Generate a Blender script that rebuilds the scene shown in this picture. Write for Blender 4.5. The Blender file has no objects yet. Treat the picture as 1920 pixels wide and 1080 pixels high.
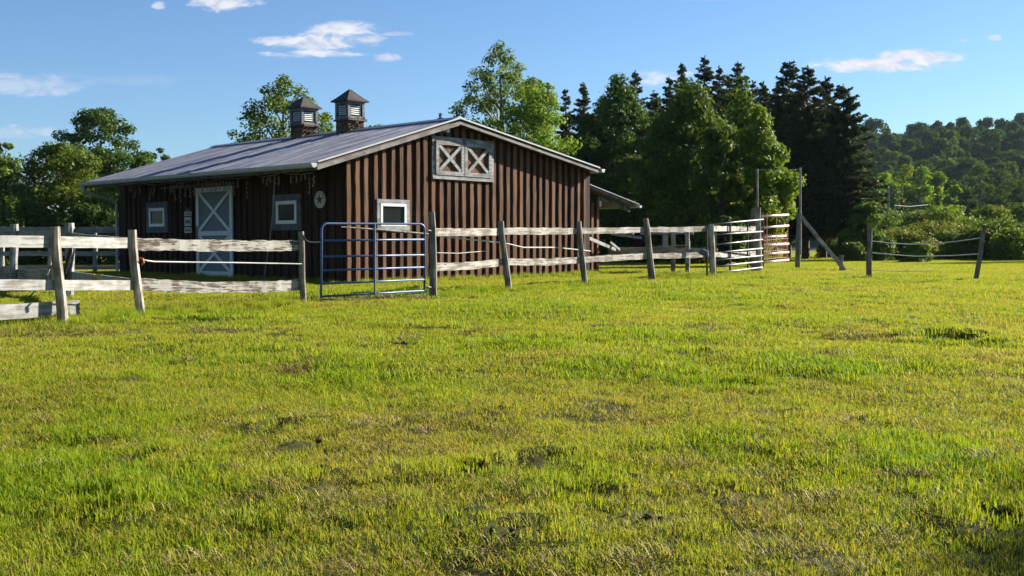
import bpy, math, random
import numpy as np
from mathutils import Vector, Matrix

# ------------------------------------------------------------------ camera, world, sun, exposure
S = bpy.context.scene
COL = S.collection
F = 2000.0                       # focal length in pixels of the 1920 px wide photograph
PITCH = math.atan(83 / F)        # the horizon lies 83 px above the picture's middle
EYE = 1.4
cam_data = bpy.data.cameras.new('camera')
cam_data.sensor_width = 36.0
cam_data.lens = 36.0 * F / 1920.0
cam_data.clip_end = 5000
cam = bpy.data.objects.new('camera', cam_data)
COL.objects.link(cam)
cam.location = (0, 0, EYE)
cam.rotation_euler = (math.pi / 2 - PITCH, 0, 0)
S.camera = cam

SUN_AZ = math.radians(60)        # clockwise from the view direction (+Y)
SUN_EL = math.radians(23)
sun_data = bpy.data.lights.new('sun', 'SUN')
sun_data.energy = 5.0
sun_data.angle = math.radians(0.5)
sun_data.color = (1.0, 0.93, 0.80)
sun = bpy.data.objects.new('sun', sun_data)
COL.objects.link(sun)
sdir = Vector((math.sin(SUN_AZ) * math.cos(SUN_EL), math.cos(SUN_AZ) * math.cos(SUN_EL), math.sin(SUN_EL)))
sun.rotation_euler = sdir.to_track_quat('Z', 'Y').to_euler()
sun.location = sdir * 50

S.view_settings.view_transform = 'Standard'
S.view_settings.look = 'None'
S.view_settings.gamma = 1.0
S.view_settings.exposure = 1.55
S.render.engine = 'CYCLES'
S.cycles.max_bounces = 8
S.cycles.diffuse_bounces = 3
S.cycles.transmission_bounces = 4
S.cycles.transparent_max_bounces = 6
S.cycles.volume_bounces = 0
S.cycles.use_denoising = True
S.cycles.denoiser = 'OPENIMAGEDENOISE'
S.cycles.denoising_input_passes = 'RGB_ALBEDO_NORMAL'
S.cycles.denoising_prefilter = 'ACCURATE'
S.cycles.caustics_reflective = False
S.cycles.caustics_refractive = False


# ------------------------------------------------------------------ node helpers
def nd(nt, kind, ins=None, **props):
    n = nt.nodes.new(kind)
    for k, v in props.items():
        setattr(n, k, v)
    for k, v in (ins or {}).items():
        sock = n.inputs[k]
        if hasattr(v, 'is_output'):
            nt.links.new(v, sock)
        else:
            sock.default_value = v
    return n


def mth(nt, op, a, b=None, c=None):
    n = nt.nodes.new('ShaderNodeMath')
    n.operation = op
    for i, v in enumerate((a, b, c)):
        if v is None:
            continue
        if hasattr(v, 'is_output'):
            nt.links.new(v, n.inputs[i])
        else:
            n.inputs[i].default_value = v
    return n.outputs[0]


def mixc(nt, fac, a, b, mode='MIX'):
    n = nt.nodes.new('ShaderNodeMix')
    n.data_type = 'RGBA'
    n.blend_type = mode
    for i, v in ((0, fac), (6, a), (7, b)):
        if hasattr(v, 'is_output'):
            nt.links.new(v, n.inputs[i])
        elif i == 0:
            n.inputs[i].default_value = v
        else:
            n.inputs[i].default_value = (*v, 1) if len(v) == 3 else v
    return n.outputs[2]


def ramp(nt, fac, lo, hi, a=0.0, b=1.0):
    n = nd(nt, 'ShaderNodeMapRange', {'Value': fac, 'From Min': lo, 'From Max': hi, 'To Min': a, 'To Max': b})
    return n.outputs[0]


def noise(nt, vec, scale, detail=3, rough=0.55, dist=0.0):
    n = nd(nt, 'ShaderNodeTexNoise', {'Scale': scale, 'Detail': detail, 'Roughness': rough, 'Distortion': dist})
    if vec is not None:
        nt.links.new(vec, n.inputs['Vector'])
    return n.outputs['Fac']


def scaled(nt, vec, s):
    n = nd(nt, 'ShaderNodeVectorMath', operation='MULTIPLY')
    nt.links.new(vec, n.inputs[0])
    n.inputs[1].default_value = s
    return n.outputs[0]


def new_mat(name):
    m = bpy.data.materials.new(name)
    m.use_nodes = True
    m.node_tree.nodes.clear()
    return m, m.node_tree


def finish(nt, shader):
    o = nt.nodes.new('ShaderNodeOutputMaterial')
    nt.links.new(shader, o.inputs['Surface'])


def principled(nt, color, rough=0.7, metal=0.0, spec=0.5, bump=None, bump_d=0.01):
    p = nd(nt, 'ShaderNodeBsdfPrincipled', {'Roughness': rough, 'Metallic': metal, 'Specular IOR Level': spec})
    if hasattr(color, 'is_output'):
        nt.links.new(color, p.inputs['Base Color'])
    else:
        p.inputs['Base Color'].default_value = (*color, 1)
    if bump is not None:
        b = nd(nt, 'ShaderNodeBump', {'Height': bump, 'Distance': bump_d, 'Strength': 0.8})
        nt.links.new(b.outputs[0], p.inputs['Normal'])
    return p.outputs[0]


def texco(nt, which='Object'):
    return nt.nodes.new('ShaderNodeTexCoord').outputs[which]


# ------------------------------------------------------------------ sky with a few small clouds
W = bpy.data.worlds.new('World')
S.world = W
W.use_nodes = True
wt = W.node_tree
wt.nodes.clear()
sky = nd(wt, 'ShaderNodeTexSky', sky_type='NISHITA', sun_disc=False)
sky.sun_elevation = SUN_EL
sky.sun_rotation = SUN_AZ
sky.altitude = 300
sky.air_density = 1.0
sky.dust_density = 0.25
sky.ozone_density = 1.6
SKY_STRENGTH = 0.05
CLOUDS = [  # centre and half size as slopes to the view direction, seen from the meadow: x, z, half width, half height, density
    (-.2675, .2225, .036, .0085, 1.0), (-.178, .187, .052, .0085, 1.0), (-.155, .199, .036, .0085, .95), (-.226, .188, .026, .0045, .8), (-.182, .1765, .05, .0045, .85), (-.14, .19, .026, .005, .85), (-.1165, .1725, .0145, .0045, .9),
    (.340, .166, .066, .0078, 1.15), (.378, .174, .044, .0062, 1.1), (.138, .155, .026, .007, .7), (.16, .158, .012, .004, .5),
    (-.455, .148, .065, .013, .42), (-.35, .152, .05, .006, .10), (-.455, .104, .042, .008, .45), (-.328, .221, .007, .004, .7),
    (.448, .191, .007, .003, .7), (-.108, .195, .016, .0025, .45), (.42, .189, .006, .002, .4), (.18, .228, .05, .003, .25),
    (-.6, .12, .06, .02, .7), (.62, .15, .09, .015, .8), (.8, .3, .12, .03, .7), (-.85, .35, .15, .03, .7), (.1, .5, .12, .03, .8), (-.3, .42, .1, .02, .8)]
gen = nd(wt, 'ShaderNodeTexCoord').outputs['Generated']
sep = nd(wt, 'ShaderNodeSeparateXYZ', {'Vector': gen})
hz = mth(wt, 'MAXIMUM', sep.outputs['Y'], 0.02)
cu = mth(wt, 'DIVIDE', sep.outputs['X'], hz)
cv = mth(wt, 'DIVIDE', sep.outputs['Z'], hz)
cvec = nd(wt, 'ShaderNodeCombineXYZ', {'X': cu, 'Y': mth(wt, 'MULTIPLY', cv, 2.6)}).outputs[0]
n1 = noise(wt, cvec, 38, 9, 0.66, .6)
n2 = noise(wt, cvec, 12, 3, 0.5)
wob = mth(wt, 'SUBTRACT', mth(wt, 'ADD', mth(wt, 'MULTIPLY', n1, 1.9), mth(wt, 'MULTIPLY', n2, 1.1)), 1.5)
cloud = None
for (x, z, a, b, dens) in CLOUDS:
    dx = mth(wt, 'DIVIDE', mth(wt, 'SUBTRACT', cu, x), a)
    dz = mth(wt, 'DIVIDE', mth(wt, 'SUBTRACT', cv, z), b)
    d2 = mth(wt, 'ADD', mth(wt, 'MULTIPLY', dx, dx), mth(wt, 'MULTIPLY', dz, dz))
    body = mth(wt, 'ADD', mth(wt, 'SUBTRACT', 1.0, d2), mth(wt, 'MULTIPLY', wob, 1.75))
    mk = nd(wt, 'ShaderNodeMapRange', {'Value': body, 'From Min': -0.10, 'From Max': 1.15, 'To Min': 0.0, 'To Max': dens}, interpolation_type='SMOOTHSTEP').outputs[0]
    cloud = mk if cloud is None else mth(wt, 'MAXIMUM', cloud, mk)
cloud = mth(wt, 'MINIMUM', cloud, 0.97)
cloud_shade = mixc(wt, ramp(wt, n1, .35, .65), (4.6, 4.8, 5.6), (6.3, 6.4, 6.8))
SKY_TINT = (0.60, 0.80, 1.04)
sky_col = mixc(wt, 1.0, sky.outputs[0], SKY_TINT, 'MULTIPLY')
bg = nd(wt, 'ShaderNodeBackground', {'Color': mixc(wt, cloud, sky_col, cloud_shade), 'Strength': SKY_STRENGTH})
wo = nd(wt, 'ShaderNodeOutputWorld', {'Surface': bg.outputs[0]})


# ------------------------------------------------------------------ measuring helpers
def ray(u, v):
    """direction of the photograph's pixel (u, v) with y = 1"""
    a, b = (u - 960) / F, (540 - v) / F
    c, s = math.cos(PITCH), math.sin(PITCH)
    d = Vector((a, c + b * s, -s + b * c))
    return d / d.y


def at(u, v, depth):
    return Vector((0, 0, EYE)) + ray(u, v) * depth


E_TAB = [(-50, 1.55), (0, 1.45), (5, 1.36), (10, 1.19), (15, 1.06), (20, 1.0), (24, .96), (28, .94), (34, .92), (42, .98), (55, 1.02), (80, .90), (120, .9), (2000, .9)]
_yy = np.linspace(-50, 150, 801)
_ee = np.interp(_yy, [a for a, b in E_TAB], [b for a, b in E_TAB])
_k = np.ones(25) / 25
_ee = np.convolve(np.pad(_ee, 12, mode='edge'), _k, mode='valid')


def hash2(ix, iy, seed):
    h = (ix.astype(np.int64) * 374761393 + iy.astype(np.int64) * 668265263 + seed * 1274126177) & 0x7fffffff
    h = ((h ^ (h >> 13)) * 1103515245 + 12345) & 0x7fffffff
    h = ((h ^ (h >> 15)) * 747796405 + 2891336453) & 0x7fffffff
    return (h & 0xffff) / 65535.0


def vnoise(x, y, seed=0):
    x = np.asarray(x, float); y = np.asarray(y, float)
    ix, iy = np.floor(x), np.floor(y)
    fx, fy = x - ix, y - iy
    fx = fx * fx * (3 - 2 * fx); fy = fy * fy * (3 - 2 * fy)
    a = hash2(ix, iy, seed); b = hash2(ix + 1, iy, seed)
    c = hash2(ix, iy + 1, seed); d = hash2(ix + 1, iy + 1, seed)
    return (a * (1 - fx) + b * fx) * (1 - fy) + (c * (1 - fx) + d * fx) * fy


def fbm(x, y, seed=0, octs=4):
    x = np.asarray(x, float); y = np.asarray(y, float)
    s, a, t = 0, .5, 0
    for i in range(octs):
        s = s + a * vnoise(x * 2 ** i, y * 2 ** i, seed + i * 17); t += a; a *= .5
    return s / t


def smooth(t):
    t = np.clip(t, 0, 1)
    return t * t * (3 - 2 * t)


HOLES_READY = False


def ground(x, y, bumps=True):
    x = np.asarray(x, float); y = np.asarray(y, float)
    z = EYE - np.interp(y, _yy, _ee)
    if bumps:
        near = smooth((60 - y) / 40)
        z = z + near * ((fbm(x * .55, y * .55, 5, 3) - .5) * .16 + (fbm(x * 2.1, y * 1.7, 9, 3) - .5) * .065)
        if HOLES_READY and x.size:
            for (u, v, ru, rv) in HOLES:
                cx, cy = gp(u, v)
                _, y0 = gp(u, v + rv); _, y1 = gp(u, v - rv)
                sx, sy = ru * cy / F, max(.06, (y1 - y0) / 2)
                d2 = ((x - cx) / sx) ** 2 + ((y - cy) / sy) ** 2
                z = z - np.where(d2 < 2.2, .12 * smooth(1 - d2 / 2.2), 0)
                z = z + np.where((d2 > .7) & (d2 < 3.6), .045 * smooth(1 - np.abs(d2 - 2.0) / 1.5), 0)
    r = x / np.maximum(y, 1)
    side = smooth((r - .02) / .33)
    hill = 36.5 * smooth((y - 205) / 270) * side
    hill = hill + side * smooth((y - 190) / 80) * (fbm(x * .012, y * .012, 31, 3) - .5) * 13
    return z + np.where(y > 150, hill, 0)


def gz(x, y):
    return float(ground(np.array([x]), np.array([y]))[0])


# ------------------------------------------------------------------ mesh helpers
def tag(o, label=None, cat=None, group=None, kind=None):
    for k, v in (('label', label), ('category', cat), ('group', group), ('kind', kind)):
        if v:
            o[k] = v
    return o


def empty(name, loc=(0, 0, 0), rz=0.0):
    o = bpy.data.objects.new(name, None)
    COL.objects.link(o)
    o.location = loc
    o.rotation_euler = (0, 0, rz)
    o.empty_display_size = .3
    return o


class MB:
    def __init__(self):
        self.v, self.f, self.m = [], [], []

    def add(self, vs, fs, mi=0):
        n = len(self.v)
        self.v += [tuple(p) for p in vs]
        self.f += [tuple(n + i for i in f) for f in fs]
        self.m += [mi] * len(fs)

    def box(self, x0, x1, y0, y1, z0, z1, mi=0):
        self.add([(x0, y0, z0), (x1, y0, z0), (x1, y1, z0), (x0, y1, z0), (x0, y0, z1), (x1, y0, z1), (x1, y1, z1), (x0, y1, z1)],
                 [(0, 3, 2, 1), (4, 5, 6, 7), (0, 1, 5, 4), (1, 2, 6, 5), (2, 3, 7, 6), (3, 0, 4, 7)], mi)

    def beam(self, p0, p1, w, h, up=(0, 0, 1), mi=0, n=1, jit=0.0, rnd=None):
        """a board from p0 to p1: w across, h along 'up'; n pieces with a little waviness"""
        p0, p1, up = Vector(p0), Vector(p1), Vector(up)
        d = (p1 - p0).normalized()
        s = d.cross(up).normalized()
        u = s.cross(d).normalized()
        vs = []
        for i in range(n + 1):
            c = p0.lerp(p1, i / n)
            j = [(rnd.uniform(-jit, jit) if rnd else 0) for _ in range(4)]
            vs += [c - s * w / 2 - u * (h / 2 + j[0]), c + s * w / 2 - u * (h / 2 + j[0] + j[1] * .3), c + s * w / 2 + u * (h / 2 + j[2]), c - s * w / 2 + u * (h / 2 + j[2] + j[3] * .3)]
        fs = [(3, 2, 1, 0), tuple(4 * n + i for i in range(4))]
        for i in range(n):
            for k in range(4):
                a, b = 4 * i + k, 4 * i + (k + 1) % 4
                fs.append((a, b, b + 4, a + 4))
        self.add(vs, fs, mi)

    def tube(self, pts, rad, seg=6, mi=0, cap=True, jit=0.0, rnd=None):
        pts = [Vector(p) for p in pts]
        n = len(pts)
        if not hasattr(rad, '__len__'):
            rad = [rad] * n
        vs, fs = [], []
        ref = None
        for i, p in enumerate(pts):
            t = (pts[min(i + 1, n - 1)] - pts[max(i - 1, 0)])
            t = t.normalized() if t.length > 1e-9 else Vector((0, 0, 1))
            if ref is None:
                ref = Vector((1, 0, 0)) if abs(t.x) < .8 else Vector((0, 1, 0))
            a = (ref - t * ref.dot(t)).normalized()
            ref = a
            b = t.cross(a)
            for k in range(seg):
                an = 2 * math.pi * k / seg
                r = rad[i] * (1 + (rnd.uniform(-jit, jit) if rnd else 0))
                vs.append(p + (a * math.cos(an) + b * math.sin(an)) * r)
        for i in range(n - 1):
            for k in range(seg):
                k2 = (k + 1) % seg
                fs.append((i * seg + k, i * seg + k2, (i + 1) * seg + k2, (i + 1) * seg + k))
        if cap:
            fs.append(tuple(range(seg - 1, -1, -1)))
            fs.append(tuple((n - 1) * seg + k for k in range(seg)))
        self.add(vs, fs, mi)

    def prism(self, poly, axis, a, b, mi=0):
        """polygon of 2-D points pushed along axis ('x' or 'y') from a to b"""
        def P(p, t):
            return (t, p[0], p[1]) if axis == 'x' else (p[0], t, p[1])
        n = len(poly)
        vs = [P(p, a) for p in poly] + [P(p, b) for p in poly]
        fs = [tuple(range(n)), tuple(range(2 * n - 1, n - 1, -1))]
        for i in range(n):
            j = (i + 1) % n
            fs.append((i, i + n, j + n, j))
        self.add(vs, fs, mi)

    def build(self, name, mats, parent=None, smooth_=False, loc=None, mw=None):
        me = bpy.data.meshes.new(name)
        me.from_pydata([tuple(p) for p in self.v], [], self.f)
        for m in (mats if isinstance(mats, (list, tuple)) else [mats]):
            me.materials.append(m)
        if any(self.m):
            me.polygons.foreach_set('material_index', self.m)
        if smooth_:
            me.polygons.foreach_set('use_smooth', [True] * len(me.polygons))
        me.update()
        import bmesh
        bm = bmesh.new(); bm.from_mesh(me)
        bmesh.ops.recalc_face_normals(bm, faces=bm.faces)
        bm.to_mesh(me); bm.free()
        o = bpy.data.objects.new(name, me)
        COL.objects.link(o)
        if parent is not None:
            o.parent = parent
        if loc is not None:
            o.location = loc
        if mw is not None:
            o.matrix_local = mw
        return o


def np_mesh(name, verts, faces_quads, mats, mat_idx=None, smooth_=False):
    """fast mesh from numpy: verts (n,3), faces (m,k)"""
    me = bpy.data.meshes.new(name)
    nf, k = faces_quads.shape
    me.vertices.add(len(verts)); me.vertices.foreach_set('co', verts.astype(np.float32).ravel())
    me.loops.add(nf * k); me.loops.foreach_set('vertex_index', faces_quads.astype(np.int32).ravel())
    me.polygons.add(nf); me.polygons.foreach_set('loop_start', np.arange(0, nf * k, k, dtype=np.int32))
    if mat_idx is not None:
        me.polygons.foreach_set('material_index', mat_idx.astype(np.int32))
    if smooth_:
        me.polygons.foreach_set('use_smooth', np.ones(nf, dtype=bool))
    for m in (mats if isinstance(mats, (list, tuple)) else [mats]):
        me.materials.append(m)
    me.update(calc_edges=True)
    me.validate()
    return me


def obj(name, me, parent=None, loc=None):
    o = bpy.data.objects.new(name, me)
    COL.objects.link(o)
    if parent is not None:
        o.parent = parent
    if loc is not None:
        o.location = loc
    return o


# ------------------------------------------------------------------ materials
M = {}


def make_materials():
    # barn siding: brown stained rough sawn boards, each board a little different
    for nm, dark, light, grey in (('siding_shaded', (.028, .014, .009), (.050, .025, .016), (.062, .044, .034)),  # front wall: same siding, darkened to put its shade into the colour
                                  ('siding_board', (.020, .010, .007), (.034, .017, .011), (.042, .032, .026)),  # boards darkened so the colour carries the shade between the battens
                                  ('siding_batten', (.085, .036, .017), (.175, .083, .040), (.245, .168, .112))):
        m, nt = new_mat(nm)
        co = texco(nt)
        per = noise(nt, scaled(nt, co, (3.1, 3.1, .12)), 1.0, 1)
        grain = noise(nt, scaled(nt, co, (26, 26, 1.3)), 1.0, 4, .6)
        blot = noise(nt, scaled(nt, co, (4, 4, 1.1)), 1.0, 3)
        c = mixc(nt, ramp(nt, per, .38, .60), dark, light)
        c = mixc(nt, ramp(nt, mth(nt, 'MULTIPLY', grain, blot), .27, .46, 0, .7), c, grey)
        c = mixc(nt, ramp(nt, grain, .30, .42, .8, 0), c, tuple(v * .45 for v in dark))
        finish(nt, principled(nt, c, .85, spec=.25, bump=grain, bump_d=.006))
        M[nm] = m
    # painted / weathered wood
    def wood(nm, paint, wear, lo, hi, grain_scale=(1.2, 14, 14), knots=True, rough=.75, dirt=.25):
        m, nt = new_mat(nm)
        co = texco(nt)
        rnd = nd(nt, 'ShaderNodeObjectInfo').outputs['Random']
        off = nd(nt, 'ShaderNodeCombineXYZ', {'X': mth(nt, 'MULTIPLY', rnd, 37.0), 'Y': mth(nt, 'MULTIPLY', rnd, 11.0)}).outputs[0]
        v = nd(nt, 'ShaderNodeVectorMath', operation='ADD'); nt.links.new(co, v.inputs[0]); nt.links.new(off, v.inputs[1])
        v = v.outputs[0]
        g = noise(nt, scaled(nt, v, grain_scale), 1.0, 5, .62, .4)
        b = noise(nt, v, 3.3, 4, .6)
        mask = ramp(nt, mth(nt, 'ADD', mth(nt, 'MULTIPLY', g, .7), mth(nt, 'MULTIPLY', b, .5)), lo, hi)
        c = mixc(nt, mask, paint, wear)
        if knots:
            vo = nd(nt, 'ShaderNodeTexVoronoi', {'Scale': 1.0}); nt.links.new(scaled(nt, v, (3.2, 9, 9)), vo.inputs['Vector'])
            c = mixc(nt, ramp(nt, vo.outputs['Distance'], .10, .17, .85, 0), c, (.045, .032, .022))
        c = mixc(nt, ramp(nt, noise(nt, v, 6.5, 3), .45, .75, 0, dirt), c, (.12, .10, .075))
        finish(nt, principled(nt, c, rough, spec=.3, bump=g, bump_d=.006))
        M[nm] = m
    wood('peeling_white', (.39, .37, .335), (.085, .062, .045), .60, .66, (3.0, 44, 44))
    wood('white_board', (.33, .335, .325), (.19, .175, .15), .58, .70, (2.0, 26, 26), knots=False, dirt=.55)
    wood('old_rail', (.44, .41, .36), (.16, .13, .10), .55, .66, (2.2, 28, 28))
    wood('post_wood', (.46, .41, .33), (.19, .15, .11), .54, .68, (14, 14, 1.2), knots=False, dirt=.5)
    wood('grey_post', (.20, .185, .16), (.085, .07, .055), .54, .68, (14, 14, 1.2), knots=False, dirt=.5)
    wood('grey_trim', (.33, .335, .345), (.17, .165, .16), .55, .68, (2, 14, 14), knots=False, dirt=.5)
    wood('cupola_grey', (.19, .21, .24), (.10, .10, .105), .55, .68, (9, 9, 3), knots=False, dirt=.4)
    wood('rake_grey', (.235, .235, .235), (.12, .115, .11), .55, .68, (2, 14, 14), knots=False, dirt=.5)
    wood('dark_trim', (.10, .12, .145), (.06, .07, .08), .58, .70, (5, 5, 5), knots=False, dirt=.2)
    wood('soffit_wood', (.23, .12, .07), (.11, .06, .04), .5, .68, (2, 9, 9), knots=False)
    wood('shingle', (.030, .024, .022), (.065, .052, .044), .5, .7, (6, 6, 16), knots=False, dirt=.1)
    wood('nest_brown', (.17, .095, .05), (.07, .04, .025), .48, .64, (7, 7, 9), knots=False, dirt=.3)
    wood('bark', (.085, .066, .05), (.035, .027, .02), .48, .66, (9, 9, 1.5), knots=False, dirt=.2)
    wood('pale_bark', (.20, .18, .155), (.09, .08, .065), .5, .66, (9, 9, 1.5), knots=False, dirt=.2)
    wood('tan_board', (.36, .29, .20), (.19, .145, .10), .52, .68, knots=False)

    def plain(nm, col, rough=.5, metal=0.0, spec=.5, var=.25, scale=4.0):
        m, nt = new_mat(nm)
        co = texco(nt)
        n = noise(nt, co, scale, 4, .6)
        c = mixc(nt, ramp(nt, n, .35, .7, 0, var), col, tuple(v * .45 for v in col))
        finish(nt, principled(nt, c, rough, metal, spec))
        M[nm] = m
    plain('white_trim', (.72, .73, .73), .5)
    plain('louver_grey', (.52, .53, .52), .6)
    plain('gutter_white', (.50, .52, .54), .5, spec=.2)
    plain('door_blue', (.105, .145, .18), .55)
    plain('door_white', (.62, .64, .66), .5)
    plain('sign_white', (.46, .45, .42), .6)
    plain('sign_dark', (.02, .02, .02), .6)
    plain('lamp_white', (.7, .7, .7), .4)
    plain('blue_paint', (.045, .100, .245), .42, 0, .4, .3, 9)
    plain('galvanised', (.20, .20, .205), .5, .4, .5, .4, 9)
    plain('dark_steel', (.045, .045, .047), .45, .3)
    plain('pink_glare', (.92, .66, .55), .28, .0, .8, .1)  # gate bars: glare of the sun put into a lighter base colour
    plain('copper_mesh', (.50, .17, .08), .5)
    plain('black_rubber', (.012, .012, .013), .5)
    plain('rope_white', (.62, .60, .56), .8)
    plain('orange_plastic', (.55, .13, .03), .45)
    plain('yellow_plastic', (.62, .45, .03), .45)
    plain('ground_clod', (.085, .055, .032), .95, 0, .1, .6, 30)
    plain('wire_grey', (.10, .10, .10), .6, .2)
    plain('dead_vine', (.26, .20, .17), .7)
    plain('cord_grey', (.22, .21, .19), .8)
    # metal roofing
    m, nt = new_mat('roof_metal')
    co = texco(nt)
    n = noise(nt, scaled(nt, co, (.35, 5.5, 1)), 1.0, 4, .65)
    n2 = noise(nt, co, 9, 4, .65)
    c = mixc(nt, ramp(nt, n, .35, .65), (.15, .15, .18), (.32, .32, .37))
    c = mixc(nt, ramp(nt, n2, .56, .74, 0, .6), c, (.13, .12, .125))
    rf = ramp(nt, n, .3, .7, .34, .5)
    finish(nt, principled(nt, c, rf, .55, .5))
    M['roof_metal'] = m
    # window panes: dark glass in front of an unlit room
    m, nt = new_mat('window_glass')
    co = texco(nt)
    c = mixc(nt, noise(nt, co, 2.5, 2), (.008, .010, .010), (.025, .028, .026))
    finish(nt, principled(nt, c, .10, 0, .09))
    M['window_glass'] = m
    # foliage
    def leaf(nm, a, b, bright, trans=.42, spec=.25, scale=.45):
        m, nt = new_mat(nm)
        geo = nd(nt, 'ShaderNodeNewGeometry')
        rnd = geo.outputs['Random Per Island']
        orand = nd(nt, 'ShaderNodeObjectInfo').outputs['Random']
        big = noise(nt, geo.outputs['Position'], scale, 3)
        c = mixc(nt, rnd, a, b)
        c = mixc(nt, ramp(nt, big, .42, .66, 0, .75), c, bright)
        h = nd(nt, 'ShaderNodeHueSaturation', {'Hue': ramp(nt, orand, 0, 1, .485, .512), 'Saturation': 1.0, 'Value': ramp(nt, orand, 0, 1, .82, 1.15), 'Color': c}).outputs[0]
        d = principled(nt, h, .55, 0, spec)
        t = nd(nt, 'ShaderNodeBsdfTranslucent', {'Color': mixc(nt, .5, h, mixc(nt, 1.0, h, (1.5, 1.35, .5), 'MULTIPLY'))}).outputs[0]
        mx = nd(nt, 'ShaderNodeMixShader', {'Fac': trans})
        nt.links.new(d, mx.inputs[1]); nt.links.new(t, mx.inputs[2])
        finish(nt, mx.outputs[0])
        M[nm] = m
    leaf('leaf_mid', (.075, .130, .014), (.115, .180, .022), (.14, .20, .026), .34, .08)
    leaf('leaf_bright', (.11, .18, .016), (.16, .235, .024), (.19, .26, .028), .40, .08)
    leaf('leaf_dark', (.036, .070, .011), (.064, .110, .016), (.085, .13, .02), .30, .08)
    leaf('leaf_grove', (.046, .082, .011), (.074, .120, .016), (.12, .175, .022), .34, .06)
    leaf('leaf_airy', (.075, .12, .024), (.12, .18, .038), (.14, .20, .042), .5, .15)
    leaf('needles', (.026, .042, .018), (.048, .066, .026), (.070, .084, .030), .28, .06, .6)
    leaf('shrub_leaf', (.085, .115, .018), (.13, .165, .03), (.15, .165, .035), .46, .06)
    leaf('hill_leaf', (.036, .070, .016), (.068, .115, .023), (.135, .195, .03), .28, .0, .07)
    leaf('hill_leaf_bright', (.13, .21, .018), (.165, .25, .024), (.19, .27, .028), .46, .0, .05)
    # grass blades: tint comes with each tuft
    m, nt = new_mat('grass_blade')
    geo = nd(nt, 'ShaderNodeNewGeometry')
    rnd = geo.outputs['Random Per Island']
    tint = nd(nt, 'ShaderNodeAttribute', attribute_type='INSTANCER', attribute_name='tint').outputs['Fac']
    t = mth(nt, 'ADD', tint, mth(nt, 'MULTIPLY', mth(nt, 'SUBTRACT', rnd, .5), .55))
    cr = nd(nt, 'ShaderNodeValToRGB'); nt.links.new(t, cr.inputs[0])
    el = cr.color_ramp.elements
    el[0].position = 0.0; el[0].color = (.33, .25, .085, 1)
    el[1].position = 1.0; el[1].color = (.10, .205, .010, 1)
    for p, c in ((.20, (.33, .315, .048)), (.42, (.30, .325, .028)), (.68, (.20, .275, .016))):
        e = el.new(p); e.color = (*c, 1)
    c = cr.outputs[0]
    d = principled(nt, c, .55, 0, .12)
    tr = nd(nt, 'ShaderNodeBsdfTranslucent', {'Color': mixc(nt, 1.0, c, (1.25, 1.22, .6), 'MULTIPLY')}).outputs[0]
    mx = nd(nt, 'ShaderNodeMixShader', {'Fac': .45}); nt.links.new(d, mx.inputs[1]); nt.links.new(tr, mx.inputs[2])
    finish(nt, mx.outputs[0]); M['grass_blade'] = m
    # straw
    m, nt = new_mat('straw')
    rnd = nd(nt, 'ShaderNodeNewGeometry').outputs['Random Per Island']
    c = mixc(nt, rnd, (.15, .10, .035), (.40, .31, .125))
    finish(nt, principled(nt, c, .7, 0, .2)); M['straw'] = m
    # soil and thatch under the grass; forest floor on the hill
    m, nt = new_mat('ground_soil')
    pos = nd(nt, 'ShaderNodeNewGeometry').outputs['Position']
    a = noise(nt, pos, .35, 4); b = noise(nt, pos, 6, 4, .65)
    c = mixc(nt, ramp(nt, a, .35, .65), (.060, .058, .018), (.048, .058, .014))
    c = mixc(nt, ramp(nt, b, .42, .68, 0, .7), c, (.030, .026, .010))
    sx = nd(nt, 'ShaderNodeSeparateXYZ', {'Vector': pos})
    far = ramp(nt, sx.outputs['Y'], 55, 80)
    c = mixc(nt, far, c, mixc(nt, a, (.15, .15, .028), (.19, .165, .045)))
    c = mixc(nt, ramp(nt, sx.outputs['Y'], 125, 150), c, (.03, .05, .015))
    finish(nt, principled(nt, c, .9, 0, .1, bump=b, bump_d=.02)); M['ground_soil'] = m


make_materials()

# ------------------------------------------------------------------ marks seen in the meadow: lush, dry, hollow
_gp = {}


def gp(u, v):
    """where the line of sight through pixel (u, v) meets the smooth ground"""
    if (u, v) in _gp:
        return _gp[u, v]
    r = ray(u, v)
    lo, hi = 1.0, 200.0
    for _ in range(34):
        m = (lo + hi) / 2
        h = EYE + r.z * m - float(ground(np.array([r.x * m]), np.array([m]), False)[0])
        lo, hi = (m, hi) if h > 0 else (lo, m)
    _gp[u, v] = (r.x * lo, lo)
    return _gp[u, v]


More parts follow.
